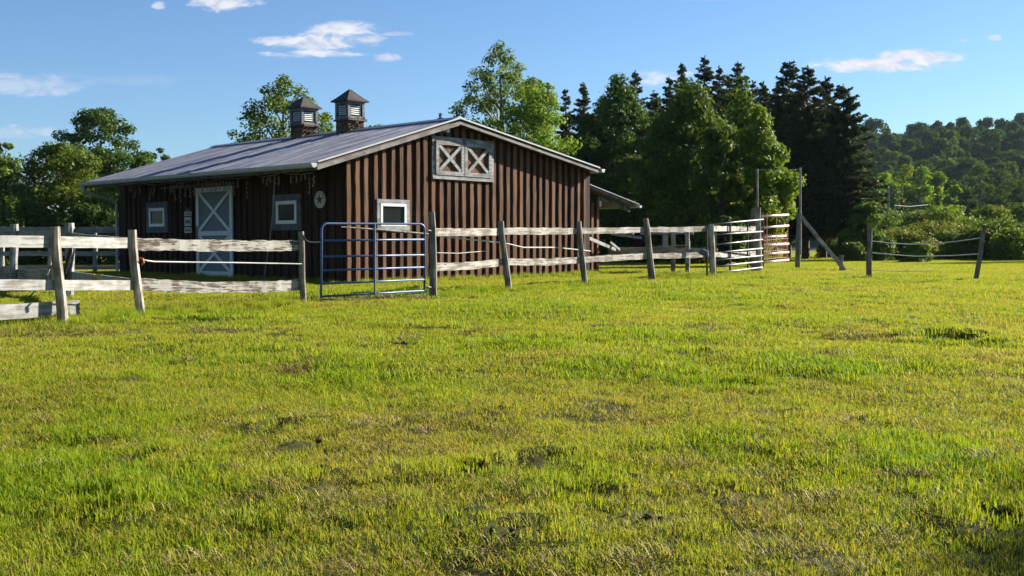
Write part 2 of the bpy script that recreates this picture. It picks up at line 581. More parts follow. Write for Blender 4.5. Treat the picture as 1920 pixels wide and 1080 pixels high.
LUSH = [(1400, 690, 320, 42, .42), (1230, 640, 130, 22, .30), (1790, 640, 110, 16, .45), (1530, 690, 130, 22, .2), (1720, 850, 150, 40, .32), (1000, 640, 110, 18, .22), (1060, 900, 190, 55, .3),
        (1480, 781, 25, 10, .4), (880, 1010, 150, 40, .28), (530, 830, 140, 50, .15), (60, 900, 160, 60, .25), (250, 930, 200, 40, .22), (740, 900, 120, 30, .22), (1500, 890, 120, 22, .15), (980, 1050, 100, 30, .15),
        (700, 530, 300, 20, .15), (900, 545, 160, 12, .22), (1330, 520, 140, 10, .2), (200, 795, 150, 40, .18), (340, 595, 160, 13, .25), (1040, 540, 160, 10, .2)]
DRY = [(550, 692, 62, 12, .9), (330, 680, 32, 6, .6), (750, 641, 20, 6, .9), (190, 627, 200, 10, .6), (60, 625, 60, 12, .7), (400, 628, 70, 8, .7), (655, 912, 30, 12, .9), (640, 965, 60, 16, .6), (1385, 965, 40, 12, .9), (1205, 970, 45, 12, .9),
       (1830, 872, 36, 16, .8), (1200, 1062, 60, 18, 1.0), (930, 1045, 50, 22, .9), (650, 1072, 60, 14, .9), (1500, 1050, 110, 20, .6), (1640, 1010, 50, 12, .6), (450, 1050, 90, 14, .4), (325, 1060, 60, 12, .7),
       (1445, 905, 60, 14, .35), (1700, 900, 30, 8, .6), (890, 625, 50, 6, .5), (690, 800, 30, 8, .5), (780, 812, 50, 7, .5), (1330, 620, 60, 6, .5), (1540, 630, 60, 8, .4), (1570, 470 + 80, 90, 6, .3), (1660, 615, 130, 10, .3), (1560, 630, 140, 16, .25),
       (1140, 775, 120, 30, .25), (1540, 950, 70, 14, .5), (930, 940, 60, 14, .4), (730, 563, 150, 7, .8), (1290, 880, 70, 16, .3), (1440, 840, 80, 14, .3)]
HOLES = [(1010, 868, 55, 12), (1105, 935, 70, 14), (880, 890, 45, 10), (530, 800, 26, 8), (1000, 1010, 50, 14), (850, 980, 30, 10), (285, 862, 34, 8), (365, 888, 45, 9), (570, 832, 24, 8), (1480, 782, 22, 6), (1780, 637, 60, 7), (400, 545 + 60, 110, 5), (1370, 925, 30, 10), (1480, 915, 22, 7),
         (650, 920, 24, 10), (1220, 968, 32, 8), (1410, 725, 24, 6), (1610, 712, 20, 5), (1310, 663, 26, 5), (190, 950, 60, 12), (1870, 975, 50, 16), (820, 610, 30, 3), (590, 905, 30, 8), (745, 900, 40, 9)]


HOLES += [(960, 885, 30, 7), (1140, 905, 34, 8), (640, 1000, 30, 9), (760, 960, 26, 8), (1300, 1000, 30, 8), (470, 985, 34, 8), (180, 985, 40, 9), (1060, 985, 26, 8), (420, 780, 22, 5), (910, 780, 24, 5), (1150, 760, 20, 4), (230, 720, 26, 4), (1650, 790, 24, 5)]


# ------------------------------------------------------------------ ground sheet
HOLES_READY = True


def make_ground():
    xs = np.concatenate([np.linspace(-900, -45, 40), np.arange(-44, -9, .4), np.arange(-9, 9, .11), np.arange(9, 44.1, .4), np.linspace(46, 900, 130)])
    ys = np.concatenate([np.linspace(-60, -4, 20), np.arange(-3, 2.9, .3), np.arange(2.9, 14, .10), np.arange(14, 62, .3), np.arange(62, 130, 2), np.linspace(132, 560, 110), np.linspace(600, 2500, 14)])
    X, Y = np.meshgrid(xs, ys)
    Z = ground(X, Y)
    v = np.stack([X.ravel(), Y.ravel(), Z.ravel()], 1)
    nx, ny = len(xs), len(ys)
    i, j = np.meshgrid(np.arange(nx - 1), np.arange(ny - 1))
    a = (j * nx + i).ravel()
    f = np.stack([a, a + 1, a + 1 + nx, a + nx], 1)
    o = obj('ground', np_mesh('ground', v, f, M['ground_soil'], smooth_=True))
    tag(o, kind='structure')


make_ground()

# ------------------------------------------------------------------ barn
TH = math.radians(46.8)
BX, BY, BZ = -.1555 * 24.9, 24.9, EYE - .88
BL = 11.0                                    # length along the front wall
BW = 9.0                                     # width of the gable wall
RX, RZ = 3.36, 4.06                          # ridge
XE, XB = -1.10, 9.08                         # eaves, front and back


def zr(x):
    return RZ - (RX - x) * .304 if x < RX else RZ - (x - RX) * .17


def batten_strip(mb, rnd, x, w, z0, z1, axis, t=.046):
    n = max(4, int((z1 - z0) / .28))
    if axis == 'x':
        mb.beam((x, -t / 2, z0), (x, -t / 2, z1), t, w, up=(1, 0, 0), n=n, jit=.010, rnd=rnd)
    else:
        mb.beam((-t / 2, x, z0), (-t / 2, x, z1), t, w, up=(0, 1, 0), n=n, jit=.008, rnd=rnd)


def window_on(parent, face, a0, a1, z0, z1, trim_mat, tw, fw):
    """window lying on a wall; face 'x': gable wall (plane y=0), 'y': front wall (plane x=0)"""
    def bx(mb, p0, p1, d0, d1, q0, q1, mi=0):
        if face == 'x':
            mb.box(p0, p1, -d1, -d0, q0, q1, mi)
        else:
            mb.box(-d1, -d0, p0, p1, q0, q1, mi)

    def ring(mb, p0, p1, q0, q1, w, d0, d1, sill=0.0):
        bx(mb, p0 - sill, p1 + sill, d0, d1 + sill, q0, q0 + w)
        bx(mb, p0, p1, d0, d1, q1 - w, q1)
        bx(mb, p0, p0 + w, d0, d1 - .003, q0 + w, q1 - w)
        bx(mb, p1 - w, p1, d0, d1 - .003, q0 + w, q1 - w)
    g = MB(); bx(g, a0 + tw, a1 - tw, .046, .058, z0 + tw, z1 - tw)
    win = g.build('window', M['window_glass'], parent)
    t = MB(); ring(t, a0, a1, z0, z1, tw, .047, .085, .0); t.build('trim', trim_mat, win)
    f = MB(); ring(f, a0 + tw + .002, a1 - tw - .002, z0 + tw + .002, z1 - tw - .002, fw, .06, .092); f.build('frame', M['white_trim'], win)
    return win


def x_brace(mb, face, p0, p1, q0, q1, d0, d1, w):
    def pt(p, q, d):
        return (p, -d, q) if face == 'x' else (-d, p, q)
    dd = (d0 + d1) / 2
    out = (0, -1, 0) if face == 'x' else (-1, 0, 0)
    e = w * .35
    for i, (a, b) in enumerate((((p0, q0), (p1, q1)), ((p0, q1), (p1, q0)))):
        A, B = Vector(pt(*a, dd)), Vector(pt(*b, dd))
        k = (B - A).normalized() * e
        A, B = A + k, B - k
        mb.beam(A, B, w, (d1 - d0) - .004 * i, up=out)


def make_barn():
    rnd = random.Random(4)
    root = empty('barn', (BX, BY, BZ), TH)
    tag(root, 'long low brown board barn with metal roof and white crossed door beyond the fence', 'barn')
    # gable wall
    w = MB()
    w.prism([(0, -.5), (BW, -.5), (BW, zr(BW) - .12), (RX, RZ - .12), (0, zr(0) - .12)], 'y', 0, .08)
    gw = w.build('gable_wall', M['siding_board'], root)
    b = MB()
    x = .06
    while x < BW - .05:
        wd = rnd.uniform(.10, .14)
        batten_strip(b, rnd, x, wd, -.4, zr(x) - .13 - rnd.uniform(0, .02), 'x')
        x += .274 + rnd.uniform(-.022, .022)
    b.build('batten_siding', M['siding_batten'], gw)
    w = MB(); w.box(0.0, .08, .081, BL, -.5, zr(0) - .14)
    fw = w.build('front_wall', M['siding_shaded'], root)
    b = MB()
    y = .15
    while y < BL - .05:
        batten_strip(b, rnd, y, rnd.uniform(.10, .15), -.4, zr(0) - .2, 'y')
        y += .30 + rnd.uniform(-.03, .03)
    b.build('batten_siding', M['siding_shaded'], fw)
    w = MB()
    w.box(BW - .08, BW, .081, BL - .081, -.5, zr(BW) - .14)
    w.prism([(0, -.5), (BW, -.5), (BW, zr(BW) - .12), (RX, RZ - .12), (0, zr(0) - .12)], 'y', BL, BL + .08)
    w.build('rear_wall', M['siding_board'], root)
    # roof deck, ribbed metal sheets, ridge cap
    d = MB()
    xe, xb = XE + .05, XB - .06
    d.prism([(xe, zr(xe) - .10), (RX, RZ - .10), (xb, zr(xb) - .10), (xb, zr(xb) - .025), (RX, RZ - .025), (xe, zr(xe) - .025)], 'y', -.28, BL + .06)
    for yy in np.arange(.5, BL, .8):          # rafter tails under the front overhang
        d.beam((xe + .05, yy, zr(xe + .05) - .165), (-.001, yy, zr(0) - .165), .06, .12)
    rf = d.build('roof', M['soffit_wood'], root)

    def sheet(x0, x1):
        mb = MB()
        prof = []
        y = -.34
        while y < BL + .08:
            prof += [(y, 0), (y + .085, 0), (y + .098, .021), (y + .132, .021), (y + .145, 0)]
            y += .2287
        vs, fs = [], []
        for (py, ph) in prof:
            for xx in (x0, x1):
                vs.append((xx, py, zr(xx) - .02 + ph)); vs.append((xx, py, zr(xx) - .024))
        n = len(prof)
        for i in range(n - 1):
            a, c = 4 * i, 4 * (i + 1)
            fs += [(a, a + 2, c + 2, c), (a + 1, c + 1, c + 3, a + 3), (a, c, c + 1, a + 1), (a + 2, a + 3, c + 3, c + 2)]
        fs += [(0, 1, 3, 2), (4 * n - 4, 4 * n - 2, 4 * n - 1, 4 * n - 3)]
        mb.add(vs, fs)
        return mb
    sheet(XE, RX - .001).build('metal_sheet', M['roof_metal'], rf)
    sheet(RX + .001, XB).build('metal_sheet', M['roof_metal'], rf)
    c = MB()
    c.prism([(RX - .22, zr(RX - .22) + .008), (RX, RZ + .012), (RX + .22, zr(RX + .22) + .008), (RX + .22, zr(RX + .22) + .022), (RX, RZ + .035), (RX - .22, zr(RX - .22) + .022)], 'y', -.36, BL + .14)
    c.build('ridge_cap', M['roof_metal'], rf)
    # rake boards on both slopes, with the pale edge of the metal above
    for (xa, xc) in ((XE + .05, RX), (RX, XB - .06)):
        f = MB()
        lo = .19 if xa < 0 else .155
        f.prism([(xa, zr(xa) - lo), (xc, zr(xc) - lo), (xc, zr(xc) - .09), (xa, zr(xa) - .09)], 'y', -.345, -.283)
        f.build('rake_board', M['rake_grey'], root)
        f = MB()
        f.prism([(xa, zr(xa) - .026), (xc, zr(xc) - .026), (xc, zr(xc) + .012), (xa, zr(xa) + .012)], 'y', -.375, -.343)
        f.build('rake_flashing', M['gutter_white'], root)
    # gutters (half round, closed ends)

    def gutter(xc_, zc_, y0, y1):
        mb = MB()
        pr = [(xc_ + .075 * math.cos(a), zc_ - .085 * math.sin(a)) for a in np.linspace(0, math.pi, 9)]
        pr += [(xc_ - .085, zc_ + .012), (xc_ - .085, zc_ + .02), (xc_ + .082, zc_ + .02)]
        mb.prism(pr, 'y', y0, y1)
        return mb.build('gutter', M['gutter_white'], root)
    gutter(XE - .05, zr(XE) - .045, -.36, BL + .10)
    gutter(XB + .08, zr(XB) - .045, -.38, BL + .40)
    fb = MB(); fb.box(XE + .028, XE + .048, -.30, BL + .05, zr(XE + .05) - .20, zr(XE + .05) - .03); fb.build('eave_board', M['dark_trim'], root)
    ds = MB()
    ds.tube([(XE - .05, BL + .02, 2.56), (XE - .05, BL + .02, 2.42), (-.6, BL + .03, 2.28), (-.10, BL + .03, 2.12), (-.10, BL + .03, .05)], .042, 8)
    ds.build('downspout', M['gutter_white'], root)
    # loft doors
    lf = MB()
    x0, x1, z0, z1 = 2.66, 4.86, 2.51, 3.58
    t = .10
    lf.box(x0, x1, -.088, -.047, z1 - t, z1); lf.box(x0, x1, -.10, -.047, z0, z0 + t)
    lf.box(x0, x0 + t, -.085, -.047, z0 + t, z1 - t); lf.box(x1 - t, x1, -.085, -.047, z0 + t, z1 - t)
    lfo = lf.build('loft_frame', M['grey_trim'], root)
    xm = (x0 + x1) / 2
    for (a, c) in ((x0 + t + .004, xm - .012), (xm + .012, x1 - t - .004)):
        p = MB(); q0, q1 = z0 + t + .004, z1 - t - .004
        xx = a
        while xx < c - .02:
            e = min(xx + .14, c); p.box(xx, e - .006, -.062 - rnd.uniform(0, .003), -.048, q0, q1); xx = e
        leaf_ = p.build('loft_door', M['siding_batten'], root)
        f = MB(); h = .10
        f.box(a, c, -.118, -.066, q1 - h, q1); f.box(a, c, -.118, -.066, q0, q0 + h)
        f.box(a, a + h, -.115, -.066, q0 + h, q1 - h); f.box(c - h, c, -.115, -.066, q0 + h, q1 - h)
        f.build('leaf_frame', M['grey_trim'], leaf_)
        f = MB(); x_brace(f, 'x', a + h, c - h, q0 + h, q1 - h, .066, .112, .085); f.build('cross_brace', M['grey_trim'], leaf_)
    la = MB(); la.box(xm - .05, xm + .05, -.135, -.120, z1 - .16, z1 - .02); la.build('latch', M['dark_steel'], lfo)
    # windows
    window_on(root, 'x', .88, 1.90, 1.20, 1.95, M['grey_trim'], .10, .065)
    window_on(root, 'y', 1.67, 2.86, 1.21, 2.10, M['dark_trim'], .16, .085)
    window_on(root, 'y', 8.03, 9.26, 1.20, 2.08, M['dark_trim'], .17, .085)
    # sliding door with two white crosses
    y0, y1 = 4.66, 6.46
    p = MB(); p.box(-.075, -.05, y0, y1, .0, 2.40)
    dr = p.build('sliding_door', M['door_blue'], root)
    f = MB(); h = .13
    f.box(-.108, -.076, y0, y1, 2.40 - h, 2.40); f.box(-.108, -.076, y0, y1, 0, .14)
    f.box(-.105, -.076, y0, y0 + h, .14, 2.40 - h); f.box(-.105, -.076, y1 - h, y1, .14, 2.40 - h)
    f.box(-.104, -.076, y0 + h, y1 - h, 1.10, 1.22)
    f.build('door_frame', M['door_white'], dr)
    f = MB(); x_brace(f, 'y', y0 + h, y1 - h, 1.22, 2.40 - h, .076, .100, .095); f.build('cross_brace', M['door_white'], dr)
    f = MB(); x_brace(f, 'y', y0 + h, y1 - h, .14, 1.10, .076, .100, .095); f.build('cross_brace', M['door_white'], dr)
    f = MB(); f.box(-.13, -.106, y1 - .09, y1 - .05, 1.0, 1.36); f.build('handle', M['dark_steel'], dr)
    tr = MB(); tr.box(-.13, -.05, y0 - .1, y1 + 1.9, 2.44, 2.50); tr.build('door_track', M['dark_steel'], root)
    # lamp under the gable peak
    l = MB(); l.box(3.05, 3.15, -.10, -.047, 3.70, 3.78)
    l.tube([(3.10, -.10, 3.74), (3.11, -.19, 3.73)], [.03, .055], 8); l.tube([(3.08, -.10, 3.76), (3.03, -.2, 3.77)], [.025, .05], 8)
    l.build('flood_lamp', M['lamp_white'], root)
    # lean-to against the back
    lw = MB()
    xl, zl0, zl1 = 11.45, 2.62, 2.10

    def zl(x):
        return zl0 + (zl1 - zl0) * (x - 9) / (xl - 9)
    lw.prism([(9.004, -.5), (9.98, -.5), (9.98, zl(9.98) - .10), (9.004, zl(9.004) - .10)], 'y', .45, .53)
    lw.box(9.90, 9.98, .531, BL, -.5, zl(9.98) - .12)
    lwo = lw.build('lean_to_wall', M['siding_board'], root)
    b = MB()
    for xx in (9.10, 9.36, 9.64, 9.90):
        b.beam((xx, .427, -.4), (xx, .427, zl(xx) - .13 - rnd.uniform(0, .25)), .044, .10, up=(1, 0, 0), n=8, jit=.008, rnd=rnd)
    b.build('batten_siding', M['siding_batten'], lwo)
    r = MB()
    r.prism([(9.02, zl(9.02) - .075), (xl, zl(xl) - .075), (xl, zl(xl)), (9.02, zl(9.02))], 'y', .08, BL)
    lr = r.build('lean_to_roof', M['grey_post'], root)
    r = MB(); r.prism([(9.02, zl(9.02) + .003), (xl + .04, zl(xl) - .005), (xl + .04, zl(xl) + .022), (9.02, zl(9.02) + .03)], 'y', .03, BL + .05); r.build('metal_sheet', M['roof_metal'], lr)
    r = MB()
    pr = [(xl + .09 + .07 * math.cos(a), zl(xl) - .03 - .075 * math.sin(a)) for a in np.linspace(0, math.pi, 9)]
    r.prism(pr, 'y', .02, BL + .05); r.build('gutter', M['gutter_white'], lr)
    r = MB(); r.box(9.94, 10.03, .38, .449, zl(9.98) - .40, zl(9.98) - .12); r.build('bracket', M['white_trim'], lr)
    r = MB(); r.beam((9.95, .36, zl(9.95) - .16), (xl - .05, .36, zl(xl) - .16), .06, .14); r.build('rafter', M['grey_post'], lr)

    # cupolas on the ridge
    def cupola(y, k):
        A = MB(); hb = .33 * k
        A.box(RX - hb, RX + hb, y - hb, y + hb, RZ - .30, RZ + .30 * k)
        A.prism([(RX - hb - .07, RZ + .30 * k), (RX + hb + .07, RZ + .30 * k), (RX + hb + .02, RZ + .36 * k), (RX - hb - .02, RZ + .36 * k)], 'y', y - hb - .07, y + hb + .07)
        base = A.build('cupola', M['nest_brown'], root)
        hw = .35 * k
        zb, zt = RZ + .36 * k, RZ + .93 * k
        B = MB()
        B.box(RX - hw + .09, RX + hw - .09, y - hw + .09, y + hw - .09, zb, zt)          # dark core
        core = B.build('louver_core', M['dark_trim'], base)
        B = MB(); c = .10 * k
        for sx in (-1, 1):
            for sy in (-1, 1):
                xa, ya = RX + sx * (hw - c / 2), y + sy * (hw - c / 2)
                B.box(xa - c / 2, xa + c / 2, ya - c / 2, ya + c / 2, zb, zt)
        for s in (-1, 1):
            B.box(RX - hw + c, RX + hw - c, y + s * hw - (.05 if s > 0 else 0), y + s * hw + (0 if s > 0 else .05), zt - .07, zt - .001)
            B.box(RX - hw + c, RX + hw - c, y + s * hw - (.05 if s > 0 else 0), y + s * hw + (0 if s > 0 else .05), zb + .001, zb + .07)
            B.box(RX + s * hw - (.05 if s > 0 else 0), RX + s * hw + (0 if s > 0 else .05), y - hw + c, y + hw - c, zt - .07, zt - .001)
            B.box(RX + s * hw - (.05 if s > 0 else 0), RX + s * hw + (0 if s > 0 else .05), y - hw + c, y + hw - c, zb + .001, zb + .07)
        B.build('cupola_frame', M['cupola_grey'], base)
        li = hw - c - .04
        for s, face in ((-1, 'x'), (1, 'x'), (-1, 'y'), (1, 'y')):
            L = MB(); n = 5
            for i in range(n):
                zz = zb + .10 + (zt - zb - .20) * (i + .5) / n
                d0 = hw - .035
                if face == 'x':
                    L.beam((RX - li, y + s * d0, zz), (RX + li, y + s * d0, zz), .012, .034, up=(0, -s * .55, 1))
                else:
                    L.beam((RX + s * d0, y - li, zz), (RX + s * d0, y + li, zz), .012, .034, up=(-s * .55, 0, 1))
            L.build('louver', M['louver_grey'], base)
        R = MB(); e = .455 * k; za = RZ + 1.36 * k
        rings = [(e, zt), (e, zt + .035), (e * .72, zt + .145 * k), (e * .4, zt + .285 * k), (.03, za)]
        vs = []
        for (q, z) in rings:
            vs += [(RX - q, y - q, z), (RX + q, y - q, z), (RX + q, y + q, z), (RX - q, y + q, z)]
        fs = [(3, 2, 1, 0), tuple(16 + i for i in range(4))]
        for i in range(4):
            for j in range(4):
                fs.append((4 * i + j, 4 * i + (j + 1) % 4, 4 * i + 4 + (j + 1) % 4, 4 * i + 4 + j))
        R.add(vs, fs)
        R.build('cupola_roof', M['shingle'], base)
        N = MB()                                   # twigs and old vine round the foot
        for i in range(60):
            px, py = RX + rnd.uniform(-hb, hb), y + rnd.uniform(-hb, hb)
            if rnd.random() < .75: py = y - hb - rnd.uniform(.0, .06)
            else: px = RX - hb - rnd.uniform(.0, .06)
            pz = RZ + rnd.uniform(.0, .33)
            q = Vector((px, py, pz))
            N.tube([q, q + Vector((rnd.uniform(-.14, .14), rnd.uniform(-.04, .02), rnd.uniform(-.10, .10)))], rnd.uniform(.006, .018), 4)
        tag(N.build('dry_twigs', M['nest_brown'], base), kind='stuff')
    cupola(4.09, .84)
    cupola(6.26, .84)
    return root


def barn_pt(x, y, z):
    c, s = math.cos(TH), math.sin(TH)
    return Vector((BX + x * c - y * s, BY + x * s + y * c, BZ + z))


barn = make_barn()


def on_barn(name, label, cat):
    r = empty(name, (BX, BY, BZ), TH)
    tag(r, label, cat)
    return r


def make_wall_things():
    rnd = random.Random(12)
    # round medallion
    r = empty('wall_medallion', barn_pt(-.08, .90, 1.93), TH)
    tag(r, 'round white wall medallion with a dark star on the shaded barn wall', 'wall sign')
    d = MB(); n = 28
    d.tube([(0.028, 0, 0), (-.0, 0, 0)], .205, n); d.build('disc', M['sign_white'], r)
    s = MB()
    pts = []
    for i in range(10):
        a = math.pi / 2 + i * math.pi / 5
        rr = .135 if i % 2 == 0 else .052
        pts.append((rr * math.cos(a), rr * math.sin(a)))
    s.add([(-.006, a, b) for a, b in pts] + [(.0, a, b) for a, b in pts], [tuple(range(10)), tuple(range(19, 9, -1))] + [(i, i + 10, (i + 1) % 10 + 10, (i + 1) % 10) for i in range(10)])
    s.build('star', M['sign_dark'], r)
    s = MB(); s.tube([(-.004, .165 * math.cos(a), .165 * math.sin(a)) for a in np.linspace(.1, math.pi - .1, 18)], .006, 5); s.build('rim_line', M['sign_dark'], r)
    # stacked little boards left of the door
    r = empty('stacked_sign', barn_pt(-.05, 6.95, 1.18), TH)
    tag(r, 'small stacked white plank sign with dark markings on the wall left of the crossed door', 'wall sign')
    z = 0
    for (h, mk) in ((.17, 3), (.02, 0), (.26, 4), (.02, 0), (.13, 2)):
        if h > .05:
            b = MB(); b.box(-.022, 0, -.18, .18, z, z + h - .012)
            p = b.build('plank', M['sign_white'], r)
            k = MB()
            yy = .13
            while yy > -.14:
                wv = rnd.uniform(.025, .06)
                k.box(-.026, -.0225, yy - wv, yy, z + h * .28, z + h * rnd.uniform(.5, .68)); yy -= wv + .018
            k.build('marking', M['sign_dark'], p)
        z += h
    b = MB(); b.prism([(-.13, z), (.13, z), (0, z + .12)], 'x', -.02, 0); b.build('peak_plank', M['grey_post'], r)
    # light strings under the eave
    o = MB()
    y = .2
    top = []
    while y < BL - .4:
        top.append((-.80 + .05 * math.sin(y * 3), y, zr(-.8) - .25 - .05 * abs(math.sin(y * 2.4)) + rnd.uniform(-.02, .02))); y += .16
    o.tube(top, .010, 4)
    lights = empty('icicle_lights', (BX, BY, BZ), TH)
    tag(lights, 'dangling unlit icicle light string under the front eave of the barn', 'light string')
    o.build('main_cord', M['dead_vine'], lights)
    for p in top:
        if rnd.random() < .25:
            continue
        L = rnd.choice((.10, .16, .24, .34, .42)) * rnd.uniform(.7, 1.15)
        s = MB()
        q = Vector(p); ps = [q]
        for i in range(4):
            q = q + Vector((rnd.uniform(-.015, .015), rnd.uniform(-.03, .03), -L / 4)); ps.append(q)
        s.tube(ps, .005, 4)
        for q in ps[1:]:
            s.tube([q + Vector((0, -.012, 0)), q + Vector((0, 0, -.045)), q + Vector((0, .01, -.06))], [.012, .014, .003], 5)
            s.tube([q, q + Vector((rnd.uniform(-.04, .04), rnd.uniform(-.05, .05), -.02))], .006, 4)
        s.build('strand', M['dead_vine'], lights)
    # cord that hangs from the eave to the ground in front of the wall
    o = MB(); o.tube([(-.84, 1.62, 2.50), (-.84, 1.70, 1.7), (-.82, 1.9, .9), (-.80, 2.2, -.05)], .014, 5)
    tag(o.build('hanging_cord', M['cord_grey'], None, mw=Matrix.Translation((BX, BY, BZ)) @ Matrix.Rotation(TH, 4, 'Z')), 'thin pale cord slanting from the eave to the ground beside the right front window', 'cord')


make_wall_things()


# ------------------------------------------------------------------ fences and gates
def post_mesh(p0, p1, r0, r1, rnd, seg=9, n=7, jit=.06, slant=.02):
    """rough round post from p0 (in the ground) to p1, in coordinates of p0"""
    mb = MB()
    d = Vector(p1) - Vector(p0)
    pts, rad = [], []
    for i in range(n + 1):
        t = i / n
        w = .012 * math.sin(t * 5 + p0[0]) * (0 if i in (0, n) else 1)
        pts.append(d * t + Vector((w, w * .5, 0))); rad.append((r0 + (r1 - r0) * t) * (1 + rnd.uniform(-jit, jit)))
    mb.tube(pts, rad, seg, jit=.05, rnd=rnd)
    return mb


def px_post(parent, ub, vb, ut, vt, depth, r0, r1, mat, rnd, sink=.25, name='post'):
    b = at(ub, vb, depth); t = at(ut, vt, depth)
    k = (b - t).normalized()
    b = b + k * sink
    pl = parent.location if parent is not None else Vector((0, 0, 0))
    return post_mesh(b, t, r0, r1, rnd).build(name, mat, parent, smooth_=False, loc=b - pl)


def rail(parent, p0, p1, h, t, mat, rnd, name='rail', n=10, sag=0.0, jit=.010):
    """board from p0 to p1 whose own x axis runs along it"""
    p0, p1 = Vector(p0), Vector(p1)
    L = (p1 - p0).length
    mb = MB()
    vs, fs = [], []
    for i in range(n + 1):
        x = L * i / n
        z = -sag * 4 * (i / n) * (1 - i / n)
        a, b = rnd.uniform(-jit, jit), rnd.uniform(-jit, jit)
        e = rnd.uniform(-.006, .006)
        vs += [(x, -t / 2 + e, z - h / 2 + a), (x, t / 2 + e, z - h / 2 + a), (x, t / 2 + e, z + h / 2 + b), (x, -t / 2 + e, z + h / 2 + b)]
    fs = [(3, 2, 1, 0), tuple(4 * n + i for i in range(4))]
    for i in range(n):
        for k in range(4):
            a, b = 4 * i + k, 4 * i + (k + 1) % 4
            fs.append((a, b, b + 4, a + 4))
    mb.add(vs, fs)
    d = (p1 - p0).normalized()
    s = Vector((0, 0, 1)).cross(d).normalized()
    u = d.cross(s)
    R = Matrix((d, s, u)).transposed().to_4x4()
    pl = parent.location if parent is not None else Vector((0, 0, 0))
    return mb.build(name, mat, parent, mw=Matrix.Translation(p0 - pl) @ R)


FENCE_LINES = []                # ground polylines where the mower does not reach


def near_fence():
    rnd = random.Random(21)
    g = at(260, 592, 15.4)
    root = empty('rail_fence', g)
    tag(root, 'two rail white wooden fence with rough round posts left of the blue gate', 'fence')
    D = {105: 14.0, 260: 15.5, 568: 18.0}
    px_post(root, 117, 612, 104, 425, D[105], .072, .062, M['post_wood'], rnd)
    px_post(root, 263, 593, 248, 431, D[260], .068, .060, M['post_wood'], rnd)
    px_post(root, 570, 563, 564, 434, D[568], .055, .05, M['grey_post'], rnd)
    k = .085
    dl = D[105] - 1.25
    rail(root, at(-75, 452, dl + k), at(107, 453.5, D[105] + k), .150, .045, M['white_board'], rnd, jit=.003)
    rail(root, at(107.5, 453.5, D[105] + k), at(252, 456, D[260] + k), .150, .045, M['white_board'], rnd, jit=.003)
    rail(root, at(-75, 533.5, dl + k), at(112, 534.5, D[105] + k), .140, .045, M['white_board'], rnd, jit=.004)
    rail(root, at(112.5, 534.5, D[105] + k), at(258, 535, D[260] + k), .140, .045, M['white_board'], rnd, jit=.004)
    rail(root, at(254, 458, D[260] + k), at(567, 460.5, D[568] + k), .175, .05, M['peeling_white'], rnd, n=26, jit=.010, sag=.01)
    rail(root, at(259, 533, D[260] + k), at(569, 533, D[568] + k), .175, .05, M['peeling_white'], rnd, n=26, jit=.012, sag=.045)
    FENCE_LINES.append([at(-75, 620, dl), at(117, 610, 14.0), at(262, 592, 15.5), at(568, 563, 18.0)])
    # rope and its insulator
    r = MB(); r.tube([at(266, 487, 15.5), at(275, 488.5, 15.55), at(290, 490.5, 15.7), at(350, 491.5, 16.2), at(440, 492.5, 16.9), at(520, 494, 17.6), at(566, 495, 17.95)], .010, 5)
    tag(r.build('electric_rope', M['rope_white']), 'taut white electric fence rope between the two peeling rails', 'rope')
    r = MB(); c = at(266, 490, 15.43)
    r.tube([c + Vector((-.03, -.02, .05)), c + Vector((.02, -.03, .035)), c + Vector((.03, -.02, -.02)), c + Vector((.0, -.03, -.05))], [.012, .02, .016, .01], 6)
    tag(r.build('insulator', M['orange_plastic']), 'small orange rope insulator nailed to the rough fence post', 'insulator')
    r = MB(); r.tube([at(569, 441, 17.95), at(572, 449, 18.0), at(580, 453.5, 18.1), at(592, 454.5, 18.2), at(603, 453, 18.3)], .012, 5)
    tag(r.build('chain', M['dark_steel']), 'slack chain linking the grey fence post to the blue gate', 'chain')


def blue_gate():
    rnd = random.Random(3)
    zl, zr_ = 18.3, 19.9
    A = at(602, 557, zl); B = at(796, 546, zr_)
    root = empty('tubular_gate', A)
    tag(root, 'blue tubular metal farm gate with six bars and rounded top corners', 'gate')
    o = A
    vl, vr = [419, 451, 481, 507, 532, 556], [420, 449, 478, 501, 524, 545]
    r = .020
    TL, TR, BLf, BRt = at(603, 419, zl) - o, at(796, 420, zr_) - o, at(602, 556, zl) - o, at(796, 545, zr_) - o
    ft = MB()
    dx = (TR - TL); L = dx.length; dx = dx.normalized()
    c = .11
    path = [BLf + Vector((0, 0, -.03)), TL - Vector((0, 0, c))]
    for a in np.linspace(.2, math.pi / 2 - .2, 4):
        path.append(TL + dx * (c - c * math.cos(a)) + Vector((0, 0, -c + c * math.sin(a))))
    path.append(TL + dx * c)
    path.append(TR - dx * c)
    for a in np.linspace(.2, math.pi / 2 - .2, 4):
        path.append(TR - dx * (c - c * math.sin(a)) + Vector((0, 0, -c + c * math.cos(a))))
    path += [TR - Vector((0, 0, c)), BRt + Vector((0, 0, -.03))]
    ft.tube(path, r, 10)
    ft.build('frame', M['blue_paint'], root, smooth_=True)
    for i in range(1, 6):
        b = MB(); b.tube([at(603, vl[i], zl) - o, at(796, vr[i], zr_) - o], r * .92, 8)
        b.build('bar', M['blue_paint'], root, smooth_=True)
    t = (703 - 603) / 193
    zt = zl + (zr_ - zl) * .49
    b = MB(); b.tube([at(703, 420, zt) - o + Vector((0, -.022, 0)), at(703, 551, zt) - o + Vector((0, -.022, 0))], .018, 6)
    b.build('brace', M['blue_paint'], root)
    for v in (432, 538):
        b = MB(); b.tube([at(796, v, zr_) - o, at(803, v, zr_ + .05) - o, at(808, v + 1, zr_ + .1) - o], .014, 6)
        b.build('hinge', M['dark_steel'], root)


